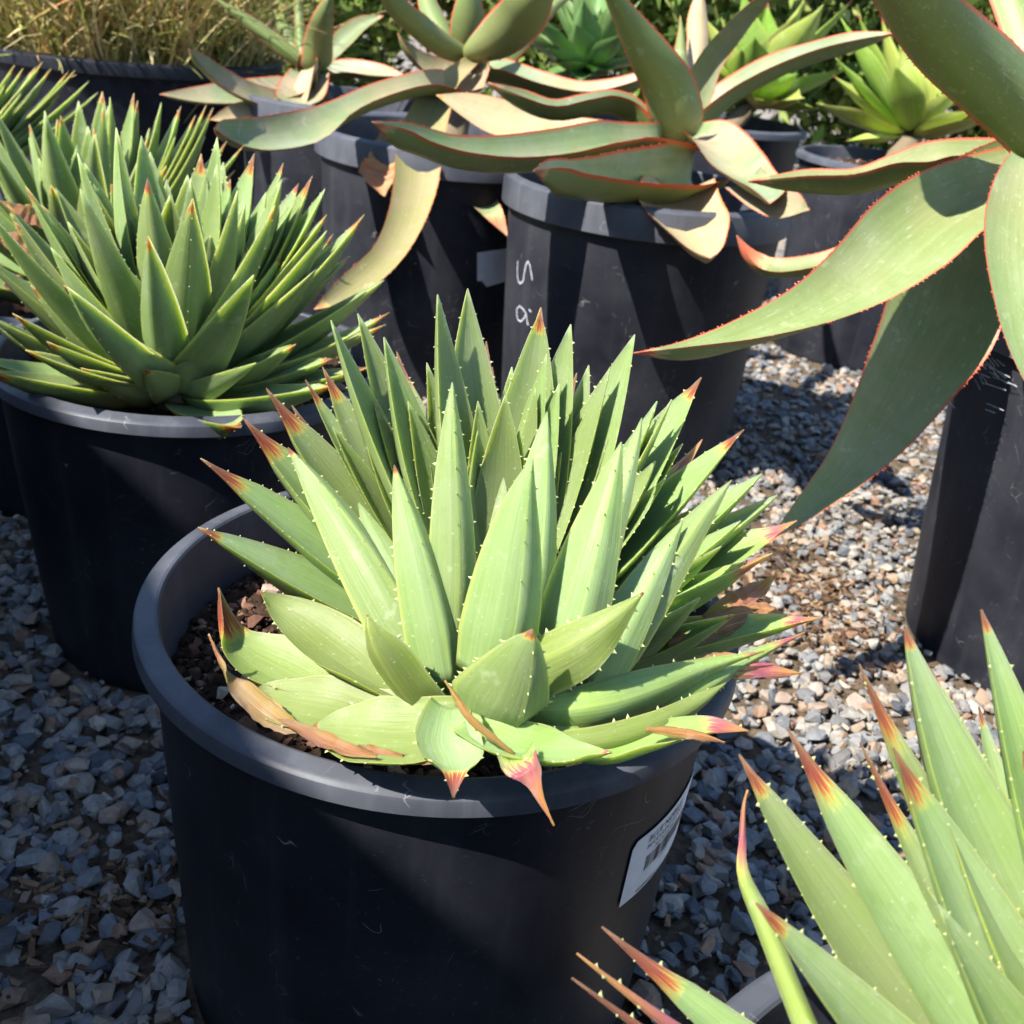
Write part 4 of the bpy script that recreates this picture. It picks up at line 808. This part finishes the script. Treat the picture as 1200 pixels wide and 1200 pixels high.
def shrub_mesh(seed, n, rx_, rz_, leaf):
    r2 = random.Random(seed); vs_, fs, ti = [], [], []
    lobes = [(V((r2.uniform(-.6, .6) * rx_, r2.uniform(-.6, .6) * rx_, rz_ * r2.uniform(.25, .8))), rx_ * r2.uniform(.35, .6)) for _ in range(9)]
    for i in range(n):
        c, q = r2.choice(lobes); d = V((r2.gauss(0, 1), r2.gauss(0, 1), r2.gauss(0, 1))).normalized()
        p = c + d * q * (0.55 + 0.45 * r2.random() ** 0.5); p.z = max(0.03, p.z)
        a = V((r2.gauss(0, 1), r2.gauss(0, 1), r2.gauss(0.3, 1))).normalized(); b = a.cross(V((r2.gauss(0, 1), r2.gauss(0, 1), r2.gauss(0, 1)))).normalized()
        L = leaf * r2.uniform(0.6, 1.3); k0 = len(vs_); vs_ += [p, p + a * L * 0.5 + b * L * 0.22, p + a * L, p + a * L * 0.5 - b * L * 0.22]; fs.append((k0, k0 + 1, k0 + 2, k0 + 3)); ti += [r2.random()] * 4
    return np.array([tuple(v) for v in vs_]), np.array(fs), np.array(ti)
fol = [shrub_mesh(1, 5200, 0.7, 1.3, 0.07), shrub_mesh(2, 5200, 0.7, 1.3, 0.05)]
far = []
for i in range(26):
    k = 0 if i in (0, 1, 2, 3, 4, 6, 7, 8, 9) else rnd.choice((0, 1, 1))
    x = -3.6 + (i % 13) * 0.68 + rnd.uniform(-.12, .12); y = 4.3 + (i // 13) * 1.3 + rnd.uniform(-.15, .15) + (0.5 if x > 0.8 else 0)
    s_ = rnd.uniform(.85, 1.15) * (1.35 if i >= 13 else 1); far.append((k, (x, y, 0), s_, rnd.uniform(0, 6.28)))
for k, nm, lb in ((0, 'dark_shrubs', 'dark green leafy shrubbery massed behind the potted plants'), (1, 'grey_shrubs', 'grey-green fine-leaved shrubbery massed behind the potted plants')):
    sv_, sf_, st_ = fol[k]; it = [(0, loc, s_, (a_, 0, 0), 0) for kk, loc, s_, a_ in far if kk == k]
    o = merged(nm, it, M['shrub' if k == 0 else 'shrub2'], shapes=[(sv_, sf_)])
    o.data.attributes['tint'].data.foreach_set('value', np.tile(st_, len(it)).astype(np.float32)); tag(o, lb, 'shrubs', kind='stuff')

# ------------------------------------------------------------------ writing and labels on the pots
def ang(key, q): return math.atan2(q.y - POTS[key][1], q.x - POTS[key][0])
# barcode sticker on the main pot: a rectangle tilted on the wall
qa, qb = cone_hit('main', 742, 988), cone_hit('main', 724, 1063); aA, aB = ang('main', qa), ang('main', qb)
rw = wall_r('main', (qa.z + qb.z) / 2)
A2, B2 = V((aA * rw, qa.z)), V((aB * rw, qb.z)); dn = (B2 - A2); SH = dn.length; dn.normalize(); ac = V((-dn.y, dn.x))
if ac.x < 0: ac = -ac
SW = SH * 1.75
def stick(u, v, off): p = A2 + ac * (u * SW) + dn * (v * SH); return V(on_wall('main', p.x / rw, p.y, off))
def patch(name, pts_uv, fs, off, mat, parent):
    return link(name, pyd(name, [stick(u, v, off) for u, v in pts_uv], fs), M[mat], parent)
nx, ny = 28, 6; pts = []
for i in range(nx + 1):
    for j in range(ny + 1):
        u, v = i / nx, j / ny; c = 0.06
        if i in (0, nx) and j == 0: v = 0.10
        pts.append((u, v))
fs = [(i * (ny + 1) + j, i * (ny + 1) + j + 1, (i + 1) * (ny + 1) + j + 1, (i + 1) * (ny + 1) + j) for i in range(nx) for j in range(ny)]
sticker = patch('barcode_sticker', pts, fs, 0.0012, 'paper', pot['main']); sticker['label'] = 'white barcode sticker'
bars = []; bf = []; u = 0.20; rb_ = random.Random(5)
while u < 0.80:
    w_ = rb_.choice((.006, .006, .012, .018)); k0 = len(bars); bars += [(u, .42), (u + w_, .42), (u + w_, .66), (u, .66)]; bf.append((k0, k0 + 1, k0 + 2, k0 + 3)); u += w_ + rb_.choice((.006, .010, .016))
patch('barcode', bars, bf, 0.0016, 'ink', sticker)
def text_on(txt, u0_, v0, h, parent, name='lettering', bold=0.0):
    cu = bpy.data.curves.new('txt', 'FONT'); cu.body = txt; cu.size = 1; cu.offset = bold; cu.resolution_u = 2
    o = bpy.data.objects.new('txt', cu); col.objects.link(o); dg = bpy.context.evaluated_depsgraph_get()
    me = bpy.data.meshes.new_from_object(o.evaluated_get(dg)); bpy.data.objects.remove(o)
    for v in me.vertices: v.co = stick(u0_ + v.co.x * h * SH / SW, v0 - v.co.y * h, 0.0016)
    me.materials.clear(); me.update(); return link(name, me, M['ink'], parent)
text_on('BLUE', .17, .17, .13, sticker); text_on('NOBILIS', .36, .17, .13, sticker, bold=.02); text_on('SUCCULENT PLANT', .17, .28, .095, sticker, bold=.01)
text_on('ALOE NOBILIS', .28, .38, .085, sticker); text_on('0 41234', .40, .735, .07, sticker); text_on('WARNING:', .16, .97, .085, sticker, bold=.015); text_on('Cancer and', .40, .97, .075, sticker)
# chalk figures on the back pot
def chalk(pts_, w=0.0026):
    P = [cone_hit('C', 590 + x / 12, 290 + y / 12) for x, y in pts_]; cx, cy = POTS['C'][:2]
    fine_ = []
    for i in range(len(P) - 1):
        for k in range(4): fine_.append(P[i].lerp(P[i + 1], k / 4))
    fine_.append(P[-1]); vs_, fs_ = [], []
    for i, p in enumerate(fine_):
        n = V((p.x - cx, p.y - cy, 0)).normalized(); tg = (fine_[min(i + 1, len(fine_) - 1)] - fine_[max(i - 1, 0)]).normalized(); s = n.cross(tg).normalized() * (w * 0.5 * rnd.uniform(.75, 1.15))
        a = math.atan2(p.y - cy, p.x - cx); rr = wall_r('C', p.z, a) + 0.0014; q = V((rr * math.cos(a), rr * math.sin(a), p.z)); vs_ += [q - s, q + s]
    for i in range(len(fine_) - 1): fs_.append((2 * i, 2 * i + 1, 2 * i + 3, 2 * i + 2))
    link('chalk_figure', pyd('chalk_figure', vs_, fs_), M['chalk'], pot['C'])
chalk([(220, 190), (215, 300), (213, 400), (228, 480), (258, 510), (295, 470), (310, 360), (332, 250), (362, 190), (390, 250), (405, 360), (422, 460)])
chalk([(335, 930), (290, 860), (240, 820), (203, 870), (205, 960), (225, 1020), (262, 1042), (310, 990), (333, 930), (345, 1010), (362, 1095)])
chalk([(372, 870), (405, 905)])
# torn paper label on pot B
tl = [(560, 296), (600, 290), (600, 326), (578, 336), (568, 336), (567, 330), (558, 328)]
vs_ = []
for i in range(9):
    for j in range(6):
        x = 559 + 42 * i / 8; y0_, y1_ = 296 - 6 * i / 8, (329 if i < 2 else 336 - 9 * (i - 2) / 6)
        q = cone_hit('B', x, y0_ + (y1_ - y0_) * j / 5); a = ang('B', q); vs_.append(on_wall('B', a, q.z, 0.0015))
fs = [(i * 6 + j, i * 6 + j + 1, (i + 1) * 6 + j + 1, (i + 1) * 6 + j) for i in range(8) for j in range(5)]
link('torn_label', pyd('torn_label', vs_, fs), M['paper'], pot['B'])

# cobweb strands between the wall of the tall right pot and its drooping leaves
vs_, fs = [], []; r3 = random.Random(12)
for i in range(46):
    x, y = r3.uniform(1105, 1200), r3.gauss(446, 14); q = cone_hit('D', x, y)
    if q is None: continue
    q = q - V((POTS['D'][0], POTS['D'][1], 0)); n = V((q.x, q.y, 0)).normalized(); d = (n.cross(Z) + Z * r3.gauss(.15, .35) + n * r3.uniform(0, .2)).normalized() * r3.uniform(.004, .03 if i > 8 else .07); q = q + n * r3.uniform(.004, .02); w_ = Z * 0.00045; k0 = len(vs_)
    vs_ += [q - w_, q + w_, q + d + w_ * .5, q + d - w_ * .5]; fs.append((k0, k0 + 1, k0 + 2, k0 + 3))
o = link('cobweb', pyd('cobweb', vs_, fs, False), M['chalk'], pot['D']); tag(o, kind='stuff')
